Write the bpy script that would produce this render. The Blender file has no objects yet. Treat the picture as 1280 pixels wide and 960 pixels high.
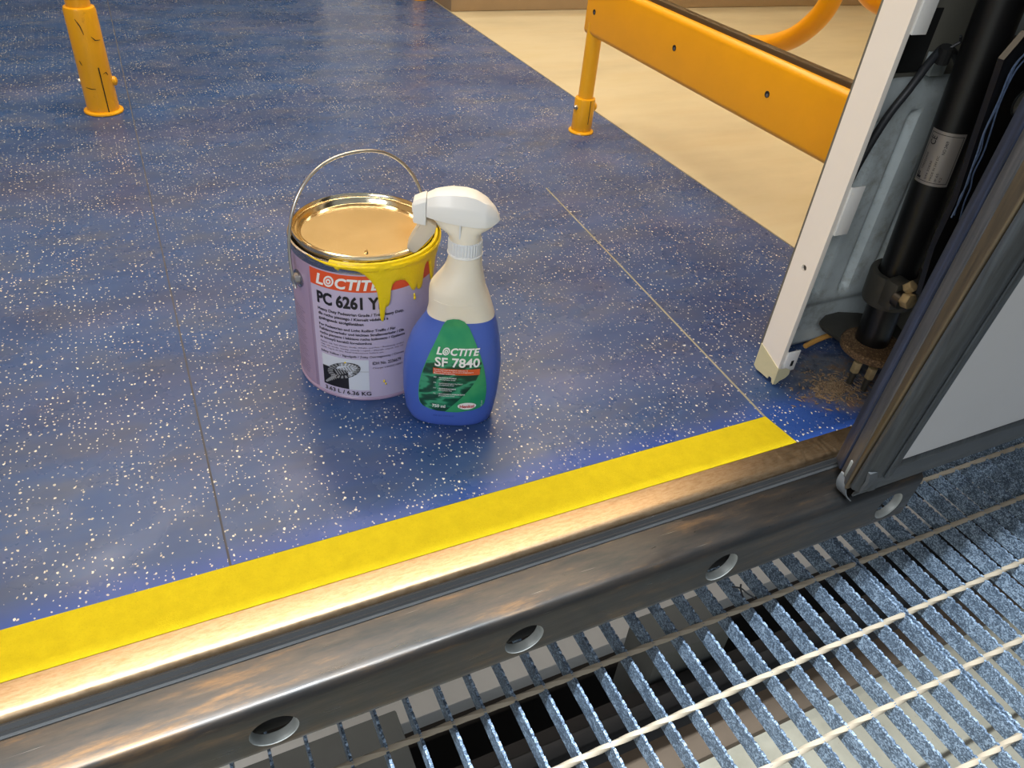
import bpy, bmesh, math, random
import numpy as np
from mathutils import Vector, Matrix
random.seed(7)
S = bpy.context.scene
COL = S.collection
PI = math.pi

# ------------------------------------------------------------------ camera
RC = np.array([[0.9032437060522167, -0.4206429854270187, 0.08491340464321141],
               [-0.2007005000649483, -0.5889879819639764, -0.7828233941162476],
               [0.37930214440566573, 0.6900381409118246, -0.6164229451733738]])
FPX = 946.832
CAM = np.array([0.0, 0.0, 0.56])
cd = bpy.data.cameras.new('camera'); cam = bpy.data.objects.new('camera', cd); COL.objects.link(cam)
cd.sensor_width = 36; cd.lens = FPX / 1280 * 36; cd.clip_start = 0.02; cd.clip_end = 60
M = Matrix.Identity(4)
for i in range(3):
    M[i][0] = RC[0][i]; M[i][1] = -RC[1][i]; M[i][2] = -RC[2][i]; M[i][3] = CAM[i]
cam.matrix_world = M
S.camera = cam

# ------------------------------------------------------------------ world, lights, exposure
w = bpy.data.worlds.new('world'); S.world = w; w.use_nodes = True
w.node_tree.nodes['Background'].inputs[0].default_value = (0.80, 0.90, 1.0, 1)
w.node_tree.nodes['Background'].inputs[1].default_value = 0.36
S.view_settings.view_transform = 'Standard'
S.view_settings.look = 'None'
S.view_settings.gamma = 1.0
S.view_settings.use_curve_mapping = False
S.view_settings.exposure = 0.0

def area(name, loc, sx, sy, power, color, direction=(0, 0, -1), parent=None):
    l = bpy.data.lights.new(name, 'AREA'); l.shape = 'RECTANGLE'; l.size = sx; l.size_y = sy
    l.energy = power; l.color = color
    o = bpy.data.objects.new(name, l); COL.objects.link(o); o.location = loc
    o.rotation_euler = Vector(direction).to_track_quat('-Z', 'Y').to_euler()
    if parent: o.parent = parent
    return o
# workshop strip lamp hanging outside over the platform
area('workshop_strip_light', (-0.40, 0.272, 2.75), 2.3, 0.04, 470, (0.84, 0.93, 1.0))
# fill light added behind the camera to brighten niche, pillar and door
area('front_fill_light', (-2.2, -1.7, 2.2), 1.6, 1.0, 62, (0.96, 0.98, 1.0), (2.7, 2.2, -2.1))

# ------------------------------------------------------------------ helpers
def at(px, py, ax, val):
    v = RC.T @ np.array([(px - 640) / FPX, (py - 480) / FPX, 1.0])
    t = (val - CAM[ax]) / v[ax]
    return Vector((CAM + t * v).tolist())

def tag(o, label=None, cat=None, group=None, kind=None):
    if label: o['label'] = label
    if cat: o['category'] = cat
    if group: o['group'] = group
    if kind: o['kind'] = kind
    return o
def empty(name, loc=(0, 0, 0)):
    o = bpy.data.objects.new(name, None); COL.objects.link(o); o.location = loc; o.empty_display_size = 0.05
    return o
def copy_tree(o, parent=None):
    c = o.copy(); COL.objects.link(c); c.parent = parent
    for ch in list(o.children):
        if ch is not c: copy_tree(ch, c)
    return c

class MB:
    def __init__(s): s.v = []; s.f = []; s.o = Vector((0, 0, 0))
    def add(s, vs, fs):
        n = len(s.v); s.v += [tuple(p) for p in vs]; s.f += [tuple(n + i for i in f) for f in fs]; return s
    def box(s, x0, x1, y0, y1, z0, z1):
        vs = [(x, y, z) for z in (z0, z1) for y in (y0, y1) for x in (x0, x1)]
        return s.add(vs, [(0, 2, 3, 1), (4, 5, 7, 6), (0, 1, 5, 4), (2, 6, 7, 3), (0, 4, 6, 2), (1, 3, 7, 5)])
    def loft(s, rings, cap=True, closed=True):
        n = len(rings[0]); vs = [p for r in rings for p in r]; fs = []
        m = n if closed else n - 1
        for i in range(len(rings) - 1):
            for j in range(m):
                a = i * n + j; b = i * n + (j + 1) % n
                fs.append((a, b, b + n, a + n))
        if cap and closed:
            fs.append(tuple(reversed(range(n)))); fs.append(tuple((len(rings) - 1) * n + j for j in range(n)))
        return s.add(vs, fs)
    def lathe(s, prof, n=48, c=(0, 0, 0), cap=True):
        rings = [[(c[0] + r * math.cos(2 * PI * j / n), c[1] + r * math.sin(2 * PI * j / n), c[2] + z) for j in range(n)] for r, z in prof]
        return s.loft(rings, cap)
    def tube(s, pts, r, n=12, cap=True):
        pts = [Vector(p) for p in pts]; rings = []
        rr = r if hasattr(r, '__len__') else [r] * len(pts)
        t0 = (pts[1] - pts[0]).normalized()
        u = t0.cross(Vector((0, 0, 1)));
        if u.length < 1e-3: u = t0.cross(Vector((1, 0, 0)))
        u.normalize()
        for i, p in enumerate(pts):
            t = (pts[min(i + 1, len(pts) - 1)] - pts[max(i - 1, 0)]).normalized()
            u = (u - t * u.dot(t)).normalized(); w_ = t.cross(u)
            rings.append([p + (u * math.cos(2 * PI * j / n) + w_ * math.sin(2 * PI * j / n)) * rr[i] for j in range(n)])
        return s.loft(rings, cap)
    def prism(s, poly, fn0, fn1):
        n = len(poly); a = [fn0(*p) for p in poly]; b = [fn1(*p) for p in poly]
        return s.loft([a, b])
    def build(s, name, mat, parent=None, smooth=False, bevel=0, seg=2, angle=35):
        me = bpy.data.meshes.new(name)
        o0 = parent_origin(parent)
        me.from_pydata([(v[0] - o0[0], v[1] - o0[1], v[2] - o0[2]) for v in s.v], [], s.f)
        bm = bmesh.new(); bm.from_mesh(me)
        bmesh.ops.recalc_face_normals(bm, faces=bm.faces)
        if bevel:
            es = [e for e in bm.edges if len(e.link_faces) == 2 and e.calc_face_angle(0) > math.radians(angle)]
            bmesh.ops.bevel(bm, geom=es, offset=bevel, segments=seg, affect='EDGES', clamp_overlap=True, profile=0.5)
        bm.to_mesh(me); bm.free()
        if smooth or bevel:
            me.polygons.foreach_set('use_smooth', [True] * len(me.polygons))
            me.set_sharp_from_angle(angle=math.radians(40))
        me.materials.append(mat); me.update()
        o = bpy.data.objects.new(name, me); COL.objects.link(o)
        if parent: o.parent = parent
        return o
def parent_origin(p):
    v = Vector((0, 0, 0))
    while p is not None:
        v = v + Vector(p.location); p = p.parent
    return v

def boolean_cut(o, cutters):
    for c in cutters:
        m = o.modifiers.new('cut', 'BOOLEAN'); m.object = c; m.operation = 'DIFFERENCE'; m.solver = 'EXACT'
    dg = bpy.context.evaluated_depsgraph_get()
    me = bpy.data.meshes.new_from_object(o.evaluated_get(dg))
    o.modifiers.clear(); o.data = me
    me.polygons.foreach_set('use_smooth', [True] * len(me.polygons)); me.set_sharp_from_angle(angle=math.radians(35))
    for c in cutters:
        d = c.data; bpy.data.objects.remove(c); bpy.data.meshes.remove(d)

def smooth_path(pts, n=8):
    pts = [Vector(p) for p in pts]; out = []
    for i in range(len(pts) - 1):
        p0 = pts[max(i - 1, 0)]; p1 = pts[i]; p2 = pts[i + 1]; p3 = pts[min(i + 2, len(pts) - 1)]
        for k in range(n):
            t = k / n
            out.append(0.5 * ((2 * p1) + (p2 - p0) * t + (2 * p0 - 5 * p1 + 4 * p2 - p3) * t * t + (3 * p1 - p0 - 3 * p2 + p3) * t ** 3))
    out.append(pts[-1]); return out

_txt = {}
def text2d(body, bold=0.0, shear=0.0, space=1.0):
    key = (body, bold, shear, space)
    if key in _txt: return _txt[key]
    cu = bpy.data.curves.new('t', 'FONT'); cu.body = body; cu.size = 1; cu.offset = bold; cu.shear = shear
    cu.space_character = space; cu.resolution_u = 3
    o = bpy.data.objects.new('t', cu); COL.objects.link(o)
    dg = bpy.context.evaluated_depsgraph_get(); dg.update()
    me = bpy.data.meshes.new_from_object(o.evaluated_get(dg))
    vs = [(v.co.x, v.co.y) for v in me.vertices]; fs = [tuple(p.vertices) for p in me.polygons]
    bpy.data.objects.remove(o); bpy.data.curves.remove(cu); bpy.data.meshes.remove(me)
    _txt[key] = (vs, fs); return vs, fs
def lettering(parent, mat, body, x0, z0, width, height, fn, bold=0.0, shear=0.0, space=1.0, name='lettering'):
    """text fitted into a box of the flat layout, then laid on a surface by fn(x, z)"""
    vs, fs = text2d(body, bold, shear, space)
    if not vs: return None
    xs = [v[0] for v in vs]; ys = [v[1] for v in vs]
    sx = width / (max(xs) - min(xs)); sz = height / (max(ys) - min(ys))
    mb = MB(); mb.add([fn(x0 + (x - min(xs)) * sx, z0 + (y - min(ys)) * sz) for x, y in vs], fs)
    return mb.build(name, mat, parent)

# ------------------------------------------------------------------ materials
def lin(r, g, b):
    f = lambda c: c / 12.92 if c <= 0.04045 else ((c + 0.055) / 1.055) ** 2.4
    return (f(r / 255), f(g / 255), f(b / 255), 1)
class NT:
    def __init__(s, name):
        s.m = bpy.data.materials.new(name); s.m.use_nodes = True; s.t = s.m.node_tree
        s.b = s.t.nodes['Principled BSDF']; s.pos = None
    def n(s, typ, **kw):
        x = s.t.nodes.new(typ)
        for k, v in kw.items(): setattr(x, k, v)
        return x
    def l(s, a, b): s.t.links.new(a, b)
    def coord(s, scale=(1, 1, 1), world=True):
        if world:
            g = s.n('ShaderNodeNewGeometry').outputs['Position']
        else:
            g = s.n('ShaderNodeTexCoord').outputs['Object']
        mp = s.n('ShaderNodeMapping'); mp.inputs['Scale'].default_value = scale; s.l(g, mp.inputs['Vector'])
        return mp.outputs['Vector']
    def noise(s, scale, detail=4, rough=0.55, vscale=(1, 1, 1), world=True, dist=0):
        x = s.n('ShaderNodeTexNoise'); x.inputs['Scale'].default_value = scale; x.inputs['Detail'].default_value = detail
        x.inputs['Roughness'].default_value = rough; x.inputs['Distortion'].default_value = dist
        s.l(s.coord(vscale, world), x.inputs['Vector']); return x.outputs['Fac']
    def ramp(s, fac, stops):
        x = s.n('ShaderNodeValToRGB'); e = x.color_ramp.elements
        while len(e) < len(stops): e.new(0.5)
        for k, (p, c) in enumerate(stops):
            e[k].position = p; e[k].color = c if hasattr(c, '__len__') else (c, c, c, 1)
        s.l(fac, x.inputs['Fac']); return x.outputs['Color']
    def mix(s, fac, a, b, mode='MIX'):
        x = s.n('ShaderNodeMix', data_type='RGBA', blend_type=mode)
        for k, v in ((0, fac), (6, a), (7, b)):
            if hasattr(v, 'is_linked'): s.l(v, x.inputs[k])
            else: x.inputs[k].default_value = v
        return x.outputs[2]
    def math(s, op, a, b=0.0, clamp=False):
        x = s.n('ShaderNodeMath', operation=op, use_clamp=clamp)
        for k, v in ((0, a), (1, b)):
            if hasattr(v, 'is_linked'): s.l(v, x.inputs[k])
            else: x.inputs[k].default_value = v
        return x.outputs[0]
    def set(s, **kw):
        names = dict(color='Base Color', rough='Roughness', metal='Metallic', spec='Specular IOR Level', trans='Transmission Weight',
                     sss='Subsurface Weight', coat='Coat Weight', coatr='Coat Roughness', ior='IOR', alpha='Alpha')
        for k, v in kw.items():
            i = s.b.inputs[names[k]]
            if hasattr(v, 'is_linked'): s.l(v, i)
            else: i.default_value = v
        return s
    def bump(s, h, strength=0.3, dist=0.002):
        x = s.n('ShaderNodeBump'); x.inputs['Strength'].default_value = strength; x.inputs['Distance'].default_value = dist
        s.l(h, x.inputs['Height']); s.l(x.outputs['Normal'], s.b.inputs['Normal']); return s
def simple(name, c, rough=0.5, metal=0.0, var=0.12, nscale=30, bump=0.0, bscale=200, **kw):
    t = NT(name)
    f = t.noise(nscale, 4)
    c2 = tuple(max(0, x * (1 - var)) for x in c[:3]) + (1,); c3 = tuple(min(1, x * (1 + var)) for x in c[:3]) + (1,)
    t.set(color=t.mix(f, c2, c3), rough=rough, metal=metal, **kw)
    if bump: t.bump(t.noise(bscale, 3), bump, 0.001)
    return t.m

MT = {}
def vinyl_blue():
    t = NT('blue_speckled_vinyl')
    base = t.ramp(t.noise(3.2, 6, 0.62, (1, 1.6, 1)), [(0.30, lin(38, 72, 126)), (0.5, lin(55, 85, 136)), (0.72, lin(90, 100, 140))])
    grime = t.ramp(t.noise(9, 6, 0.58, (1, 2.2, 1)), [(0.47, 0.0), (0.76, 0.55)])
    base = t.mix(grime, base, lin(98, 101, 104))
    far = t.ramp(t.noise(2.0, 5, 0.6, (1, 2.5, 1)), [(0.42, 0.0), (0.62, 0.55)])
    base = t.mix(far, base, lin(36, 56, 100))
    # clean band where masking tape kept the traffic dirt away, along the yellow strip
    sep = t.n('ShaderNodeSeparateXYZ'); t.l(t.n('ShaderNodeNewGeometry').outputs['Position'], sep.inputs[0])
    wob = t.math('MULTIPLY', t.noise(7, 3), 0.045)
    yy = t.math('ADD', sep.outputs['Y'], wob)
    clean = t.ramp(yy, [(0.0, 1.0), (0.497, 1.0), (0.524, 0.0), (1.0, 0.0)])
    base = t.mix(t.math('MULTIPLY', clean, 0.85), base, lin(44, 80, 164))
    # oily dirt film trodden round the foot of the door shaft
    vm = t.n('ShaderNodeVectorMath', operation='DISTANCE'); t.l(t.coord((1, 1.25, 1)), vm.inputs[0]); vm.inputs[1].default_value = (0.755, 0.620, 0)
    dd = t.math('ADD', vm.outputs['Value'], t.math('MULTIPLY', t.noise(22, 6, 0.7), 0.085))
    film = t.ramp(dd, [(0.098, 1.0), (0.135, 0.0)])
    filmc = t.ramp(t.noise(45, 6, 0.7), [(0.38, lin(62, 58, 58)), (0.5, lin(110, 114, 120)), (0.62, lin(140, 112, 80))])
    # flakes
    col = base
    for sc, thr, keep, off in ((132, 0.120, 0.58, 0.0), (196, 0.132, 0.64, 3.3)):
        mp = t.coord((1, 0.82, 1)); ad = t.n('ShaderNodeVectorMath', operation='ADD'); ad.inputs[1].default_value = (off, off * 1.7, 0.5)
        t.l(mp, ad.inputs[0])
        dn = t.n('ShaderNodeTexNoise'); dn.inputs['Scale'].default_value = 420; t.l(ad.outputs[0], dn.inputs['Vector'])
        mx = t.n('ShaderNodeMix', data_type='VECTOR'); mx.inputs[0].default_value = 0.0022
        t.l(ad.outputs[0], mx.inputs[4]); t.l(dn.outputs['Color'], mx.inputs[5])
        v = t.n('ShaderNodeTexVoronoi', voronoi_dimensions='2D'); v.inputs['Scale'].default_value = sc; t.l(mx.outputs[1], v.inputs['Vector'])
        cs = t.n('ShaderNodeSeparateColor'); t.l(v.outputs['Color'], cs.inputs[0])
        dens = t.math('MULTIPLY', t.math('SUBTRACT', t.noise(11, 3), 0.5), 0.9)
        on = t.math('GREATER_THAN', t.math('ADD', cs.outputs[0], dens), keep)
        size = t.math('MULTIPLY', cs.outputs[1], thr); size = t.math('ADD', size, thr * 0.35)
        near = t.math('LESS_THAN', v.outputs['Distance'], size)
        worn = t.ramp(t.noise(5, 3), [(0.28, 0.35), (0.5, 1.0)])
        fac = t.math('MULTIPLY', t.math('MULTIPLY', on, near), worn)
        col = t.mix(fac, col, t.mix(cs.outputs[2], lin(196, 190, 176), lin(244, 240, 226)))
    col = t.mix(t.math('MULTIPLY', film, 0.85), col, filmc)
    t.set(color=col, rough=t.ramp(t.noise(14, 5), [(0.3, 0.20), (0.7, 0.38)]), spec=0.45)
    t.bump(t.noise(260, 3), 0.08, 0.0006)
    return t.m
MT['vinyl'] = vinyl_blue()
def vinyl_cream():
    t = NT('cream_vinyl')
    c = t.ramp(t.noise(5, 6, 0.6, (0.5, 1.5, 1)), [(0.3, lin(186, 176, 148)), (0.55, lin(200, 190, 162)), (0.8, lin(192, 180, 144))])
    st = t.ramp(t.noise(2.2, 4, 0.6, (0.35, 4.2, 1)), [(0.5, 0.0), (0.72, 0.30)])
    c = t.mix(st, c, lin(184, 160, 112))
    t.set(color=c, rough=0.42); t.bump(t.noise(220, 3), 0.06, 0.0006); return t.m
MT['cream'] = vinyl_cream()
MT['subfloor'] = simple('grey_sealant', lin(92, 92, 100), 0.8)
MT['weld'] = simple('pale_seam_weld', lin(150, 146, 128), 0.6, nscale=60)
def yellow_strip():
    t = NT('yellow_antislip_coating')
    c = t.ramp(t.noise(60, 6, 0.7), [(0.3, lin(204, 184, 10)), (0.7, lin(218, 198, 16))])
    sp = t.ramp(t.noise(900, 2), [(0.30, 0.30), (0.42, 0.0)])
    c = t.mix(sp, c, lin(176, 150, 8))
    t.set(color=c, rough=0.75, spec=0.25); t.bump(t.noise(900, 3, 0.7), 0.5, 0.001); return t.m
MT['strip'] = yellow_strip()
def alu():
    t = NT('worn_aluminium')
    sc = t.ramp(t.noise(60, 6, 0.75, (1.5, 6, 1)), [(0.42, 0.0), (0.68, 1.0)])
    c = t.mix(sc, lin(166, 142, 114), lin(146, 118, 86))
    t.set(color=c, metal=1.0, rough=t.ramp(t.noise(70, 5, 0.7, (3, 1, 1)), [(0.35, 0.34), (0.7, 0.46)]))
    return t.m
MT['alu'] = alu()
def bronze():
    t = NT('worn_dark_nosing')
    sc = t.ramp(t.noise(16, 7, 0.7, (0.5, 3, 3)), [(0.36, lin(40, 41, 42)), (0.54, lin(56, 51, 47)), (0.74, lin(100, 76, 50))])
    scr = t.ramp(t.noise(120, 3, 0.5, (0.15, 6, 6)), [(0.70, 0.0), (0.78, 0.22)])
    c = t.mix(scr, sc, lin(186, 178, 168))
    t.set(color=c, metal=0.75, rough=t.ramp(t.noise(30, 5, 0.6, (0.4, 3, 3)), [(0.3, 0.26), (0.7, 0.42)]))
    t.bump(t.noise(60, 4, 0.6, (0.3, 3, 3)), 0.10, 0.001); return t.m
MT['nosing'] = bronze()
MT['rubber'] = simple('black_rubber', lin(30, 31, 33), 0.55, var=0.3, bump=0.05)
MT['rubber_grey'] = simple('dusty_black_rubber', lin(52, 54, 56), 0.5, var=0.3, nscale=40)
def rubber_streak(name, a, b, rough=0.5):
    t = NT(name)
    c = t.ramp(t.noise(30, 6, 0.7, (6, 6, 0.25)), [(0.35, a), (0.68, b)])
    t.set(color=c, rough=rough, spec=0.4); return t.m
MT['edge_blue'] = rubber_streak('scuffed_blue_black_rubber', lin(20, 23, 32), lin(46, 54, 76))
MT['edge_brown'] = rubber_streak('scuffed_brown_black_rubber', lin(36, 38, 41), lin(70, 69, 70))
MT['edge_rust'] = rubber_streak('rusty_edge', lin(46, 40, 32), lin(78, 66, 48))
MT['edge_black'] = rubber_streak('scuffed_black_rubber', lin(26, 27, 29), lin(54, 58, 61))
MT['door_grey'] = simple('light_grey_door_paint', lin(168, 166, 166), 0.45, var=0.03, nscale=12)
def yellow_paint(name, c, scuffs=True):
    t = NT(name)
    base = t.mix(t.noise(20, 5), tuple(x * 0.93 for x in c[:3]) + (1,), tuple(min(1, x * 1.06) for x in c[:3]) + (1,))
    if scuffs:
        s_ = t.ramp(t.noise(46, 6, 0.72, (1, 1, 0.7)), [(0.63, 0.0), (0.74, 0.6)])
        base = t.mix(s_, base, lin(150, 98, 22))
    t.set(color=base, rough=0.35, coat=0.25, coatr=0.2); return t.m
MT['pole'] = yellow_paint('yellow_enamel', lin(238, 172, 14))
MT['rail'] = yellow_paint('orange_yellow_enamel', lin(240, 166, 6), False)
MT['black'] = simple('black_gap', (0.006, 0.006, 0.006, 1), 0.8)
MT['scratch'] = simple('dark_scratch', lin(34, 28, 22), 0.7)
MT['steel'] = simple('bright_steel', lin(190, 188, 184), 0.28, 1.0, 0.1)
MT['rim_metal'] = simple('pale_lit_rim', lin(150, 152, 148), 0.5, 0.3, 0.2, 120)
MT['darksteel'] = simple('dark_steel', lin(96, 92, 88), 0.4, 1.0, 0.2)
def gold():
    t = NT('tinplate_lid')
    c = t.ramp(t.noise(26, 3, 0.5), [(0.35, lin(212, 200, 172)), (0.7, lin(224, 212, 186))])
    t.set(color=c, metal=1.0, rough=0.17); t.bump(t.noise(18, 2, 0.5), 0.22, 0.003); return t.m
MT['lid'] = gold()
MT['tin'] = simple('polished_tin_ring', lin(232, 216, 178), 0.14, 1.0, 0.06)
MT['tin_grey'] = simple('bare_tin_band', lin(170, 168, 172), 0.25, 1.0, 0.08)
MT['lavender'] = simple('lavender_print', lin(164, 142, 170), 0.38, var=0.05, nscale=8)
MT['lavender_light'] = simple('pale_lavender_print', lin(194, 182, 208), 0.36, var=0.04, nscale=8)
MT['orange'] = simple('orange_print', lin(226, 84, 38), 0.38, var=0.05)
MT['white_print'] = simple('white_print', lin(240, 238, 236), 0.45, var=0.02)
MT['black_print'] = simple('black_print', lin(26, 24, 28), 0.45)
MT['grey_print'] = simple('grey_print', lin(84, 76, 92), 0.5)
MT['paper_white'] = simple('pale_photo_print', lin(212, 216, 226), 0.4, var=0.02)
MT['photo_grey'] = simple('mid_grey_print', lin(150, 150, 152), 0.4)
MT['spill'] = simple('wet_yellow_paint', lin(238, 206, 4), 0.30, var=0.06, nscale=60, bump=0.5, bscale=420)
def plastic_clear():
    t = NT('milky_plastic'); t.set(color=t.mix(t.noise(40, 3), lin(232, 222, 202), lin(240, 232, 216)), rough=0.35, sss=0.25)
    t.b.inputs['Subsurface Radius'].default_value = (0.01, 0.01, 0.009); return t.m
MT['milky'] = plastic_clear()
MT['liquid'] = simple('blue_liquid_in_plastic', lin(70, 98, 186), 0.34, var=0.07, nscale=14)
MT['white_plastic'] = simple('white_plastic', lin(240, 238, 234), 0.35, var=0.01)
def frosted():
    t = NT('frosted_plastic'); t.set(color=lin(228, 220, 204), rough=0.3, trans=0.35, ior=1.25); return t.m
MT['frosted'] = frosted()
MT['rib'] = simple('pale_ribbed_cap', lin(222, 224, 226), 0.4, var=0.02)
def green_label():
    t = NT('green_label')
    c = t.ramp(t.noise(26, 3, 0.5, world=True), [(0.35, lin(26, 140, 96)), (0.65, lin(70, 164, 104))])
    t.set(color=c, rough=0.35); return t.m
MT['green'] = green_label()
def dark_green():
    t = NT('dark_green_ripple_print')
    wv = t.n('ShaderNodeTexWave', wave_type='RINGS'); wv.inputs['Scale'].default_value = 26; wv.inputs['Distortion'].default_value = 9
    wv.inputs['Detail'].default_value = 2; wv.inputs['Detail Scale'].default_value = 1.4
    t.l(t.coord((1, 1, 2.2)), wv.inputs['Vector'])
    c = t.ramp(wv.outputs['Fac'], [(0.0, lin(6, 58, 44)), (0.6, lin(14, 92, 66)), (0.96, lin(60, 150, 112))])
    t.set(color=c, rough=0.35); return t.m
MT['dark_green'] = dark_green()
MT['red_print'] = simple('red_print', lin(196, 40, 40), 0.4)
MT['orange_label'] = simple('burnt_orange_print', lin(212, 88, 44), 0.4)
MT['pillar'] = simple('white_powder_coat', lin(246, 238, 228), 0.42, var=0.02)
MT['bracket'] = simple('white_bracket', lin(236, 234, 230), 0.4, var=0.02)
MT['tape'] = simple('masking_tape', lin(214, 206, 168), 0.6, var=0.06, nscale=60, bump=0.3, bscale=90)
def grey_panel():
    t = NT('grubby_grey_paint')
    c = t.ramp(t.noise(9, 6, 0.65), [(0.35, lin(172, 182, 184)), (0.7, lin(200, 210, 212))])
    sepn = t.ramp(t.noise(24, 7, 0.75), [(0.5, 0.0), (0.75, 0.75)])
    c = t.mix(sepn, c, lin(104, 96, 76)); t.set(color=c, rough=0.45); return t.m
MT['grey_panel'] = grey_panel()
MT['recess'] = simple('dark_recess_paint', lin(116, 114, 104), 0.6)
MT['black_metal'] = simple('black_powder_coat', lin(16, 16, 17), 0.36, var=0.3)
MT['cable'] = simple('black_cable', lin(40, 42, 46), 0.5)
MT['plate'] = simple('silver_data_plate', lin(150, 144, 138), 0.42, 0.5, 0.06)
def rusty():
    t = NT('dirty_rusty_steel')
    c = t.ramp(t.noise(420, 4, 0.8), [(0.35, lin(48, 34, 22)), (0.55, lin(104, 78, 50)), (0.74, lin(190, 158, 116))])
    t.set(color=c, rough=0.8); t.bump(t.noise(420, 3), 0.6, 0.001); return t.m
MT['rusty'] = rusty()
MT['greasy'] = simple('greasy_black_steel', lin(66, 64, 58), 0.5, 0.3, 0.4, 60)
MT['brass'] = simple('corroded_bolt_metal', lin(168, 148, 110), 0.55, 0.3, 0.45, 160)
MT['foam'] = simple('orange_foam_strip', lin(206, 152, 76), 0.8, var=0.15)
MT['dirt'] = simple('brown_dirt', lin(136, 114, 88), 0.95, var=0.6, nscale=160)
MT['dust_stain'] = simple('dust_film', lin(96, 88, 80), 0.9, var=0.35, nscale=60)
def galv():
    t = NT('galvanised_steel')
    v = t.n('ShaderNodeTexVoronoi'); v.inputs['Scale'].default_value = 640; t.l(t.coord(), v.inputs['Vector'])
    cs = t.n('ShaderNodeSeparateColor'); t.l(v.outputs['Color'], cs.inputs[0])
    n1 = t.noise(70, 5, 0.7)
    f = t.math('ADD', t.math('MULTIPLY', cs.outputs[0], 0.55), t.math('MULTIPLY', n1, 0.75))
    c = t.ramp(f, [(0.36, lin(62, 74, 90)), (0.64, lin(86, 102, 120)), (0.92, lin(150, 168, 188))])
    t.set(color=c, metal=0.35, rough=t.ramp(n1, [(0.3, 0.32), (0.7, 0.55)])); t.bump(f, 0.25, 0.0008); return t.m
MT['galv'] = galv()
MT['galv_cross'] = simple('dusty_galvanised_rod', lin(146, 134, 116), 0.6, 0.1, 0.1, 60)
def concrete():
    t = NT('stained_concrete')
    c = t.ramp(t.noise(8, 8, 0.65), [(0.3, lin(122, 116, 100)), (0.7, lin(150, 144, 128))])
    sp = t.ramp(t.noise(130, 3), [(0.70, 0.0), (0.76, 0.8)]); c = t.mix(sp, c, lin(90, 76, 52))
    t.set(color=c, rough=0.85); return t.m
MT['concrete'] = concrete()
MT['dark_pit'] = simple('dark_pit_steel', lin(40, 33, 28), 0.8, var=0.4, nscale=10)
MT['mid_brown'] = simple('brown_rusty_beam', lin(84, 70, 56), 0.85, var=0.25, nscale=14)
MT['pale_beam'] = simple('pale_grey_beam_paint', lin(206, 202, 196), 0.6, var=0.05)
MT['mid_beam'] = simple('grey_primer', lin(88, 88, 84), 0.7, var=0.15)
MT['baseboard'] = simple('dark_blue_grey_panel', lin(62, 66, 74), 0.5, var=0.06)
MT['wall_tan'] = simple('warm_tan_wall_panel', lin(204, 182, 140), 0.5, var=0.12, nscale=3)
MT['wall_pale'] = simple('off_white_wall_panel', lin(228, 226, 220), 0.45, var=0.03)
MT['plinth'] = simple('taupe_plinth', lin(160, 136, 104), 0.55, var=0.06)
MT['ceiling'] = simple('tan_ceiling', lin(226, 190, 132), 0.6, var=0.03)
MT['gasket'] = simple('dark_glazing_gasket', lin(74, 58, 36), 0.5)
def glass():
    t = NT('tinted_screen_glass')
    t.set(color=(0.93, 0.92, 0.88, 1), rough=0.0, trans=1.0, ior=1.02, spec=0.5); return t.m
MT['glass'] = glass()
def lamp():
    t = NT('lamp_diffuser'); t.set(color=(1, 1, 1, 1)); t.b.inputs['Emission Color'].default_value = (1, .86, .64, 1); t.b.inputs['Emission Strength'].default_value = 3; return t.m
MT['lamp'] = lamp()

# ------------------------------------------------------------------ the vehicle shell
YS0, YS1 = 0.4222, 0.4722        # yellow strip, front and back edge
XE = 0.947                       # blue / cream joint
XSEAM = -0.003
FAR = 2.95
floor = MB().box(-1.9, 3.1, YS0, FAR, -0.03, -0.0010).build('floor', MT['subfloor']); tag(floor, kind='structure')
def sheet(poly, mat, name='vinyl_sheet', z0=-0.004, z1=0.0, parent=floor):
    return MB().prism(poly, lambda x, y: (x, y, z0), lambda x, y: (x, y, z1)).build(name, mat, parent)
sheet([(-1.9, YS1), (XSEAM - 0.0010, YS1), (XSEAM - 0.0010, FAR), (-1.9, FAR)], MT['vinyl'])
sheet([(XSEAM + 0.0010, YS1 + 0.0005), (0.6055, YS1 + 0.0005), (0.6105, YS0), (1.0, YS0), (XE - 0.0007, 0.60), (XE - 0.0007, FAR), (XSEAM + 0.0010, FAR)], MT['vinyl'])
sheet([(XE + 0.0007, 0.585), (3.1, 0.585), (3.1, FAR), (XE + 0.0007, FAR)], MT['cream'], z1=0.0012)
# welded joint running back from the end of the yellow strip
p = [(0.6050, YS1), (0.6130, 0.60), (0.6265, 0.82), (0.6445, 1.124)]
mb = MB(); wd = 0.0014
mb.loft([[(x - wd, y, 0.0), (x - wd * .5, y, 0.0009), (x + wd * .5, y, 0.0009), (x + wd, y, 0.0)] for x, y in p], cap=True)
mb.build('seam_weld', MT['weld'], floor)

strip = MB().prism([(-1.9, YS0), (0.6105, YS0), (0.6055, YS1 - 0.0006), (-1.9, YS1 - 0.0006)], lambda x, y: (x, y, -0.004), lambda x, y: (x, y, 0.0008)).build('safety_strip', MT['strip'])
tag(strip, 'bright yellow anti-slip strip along the edge of the blue floor', 'safety strip')

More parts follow.
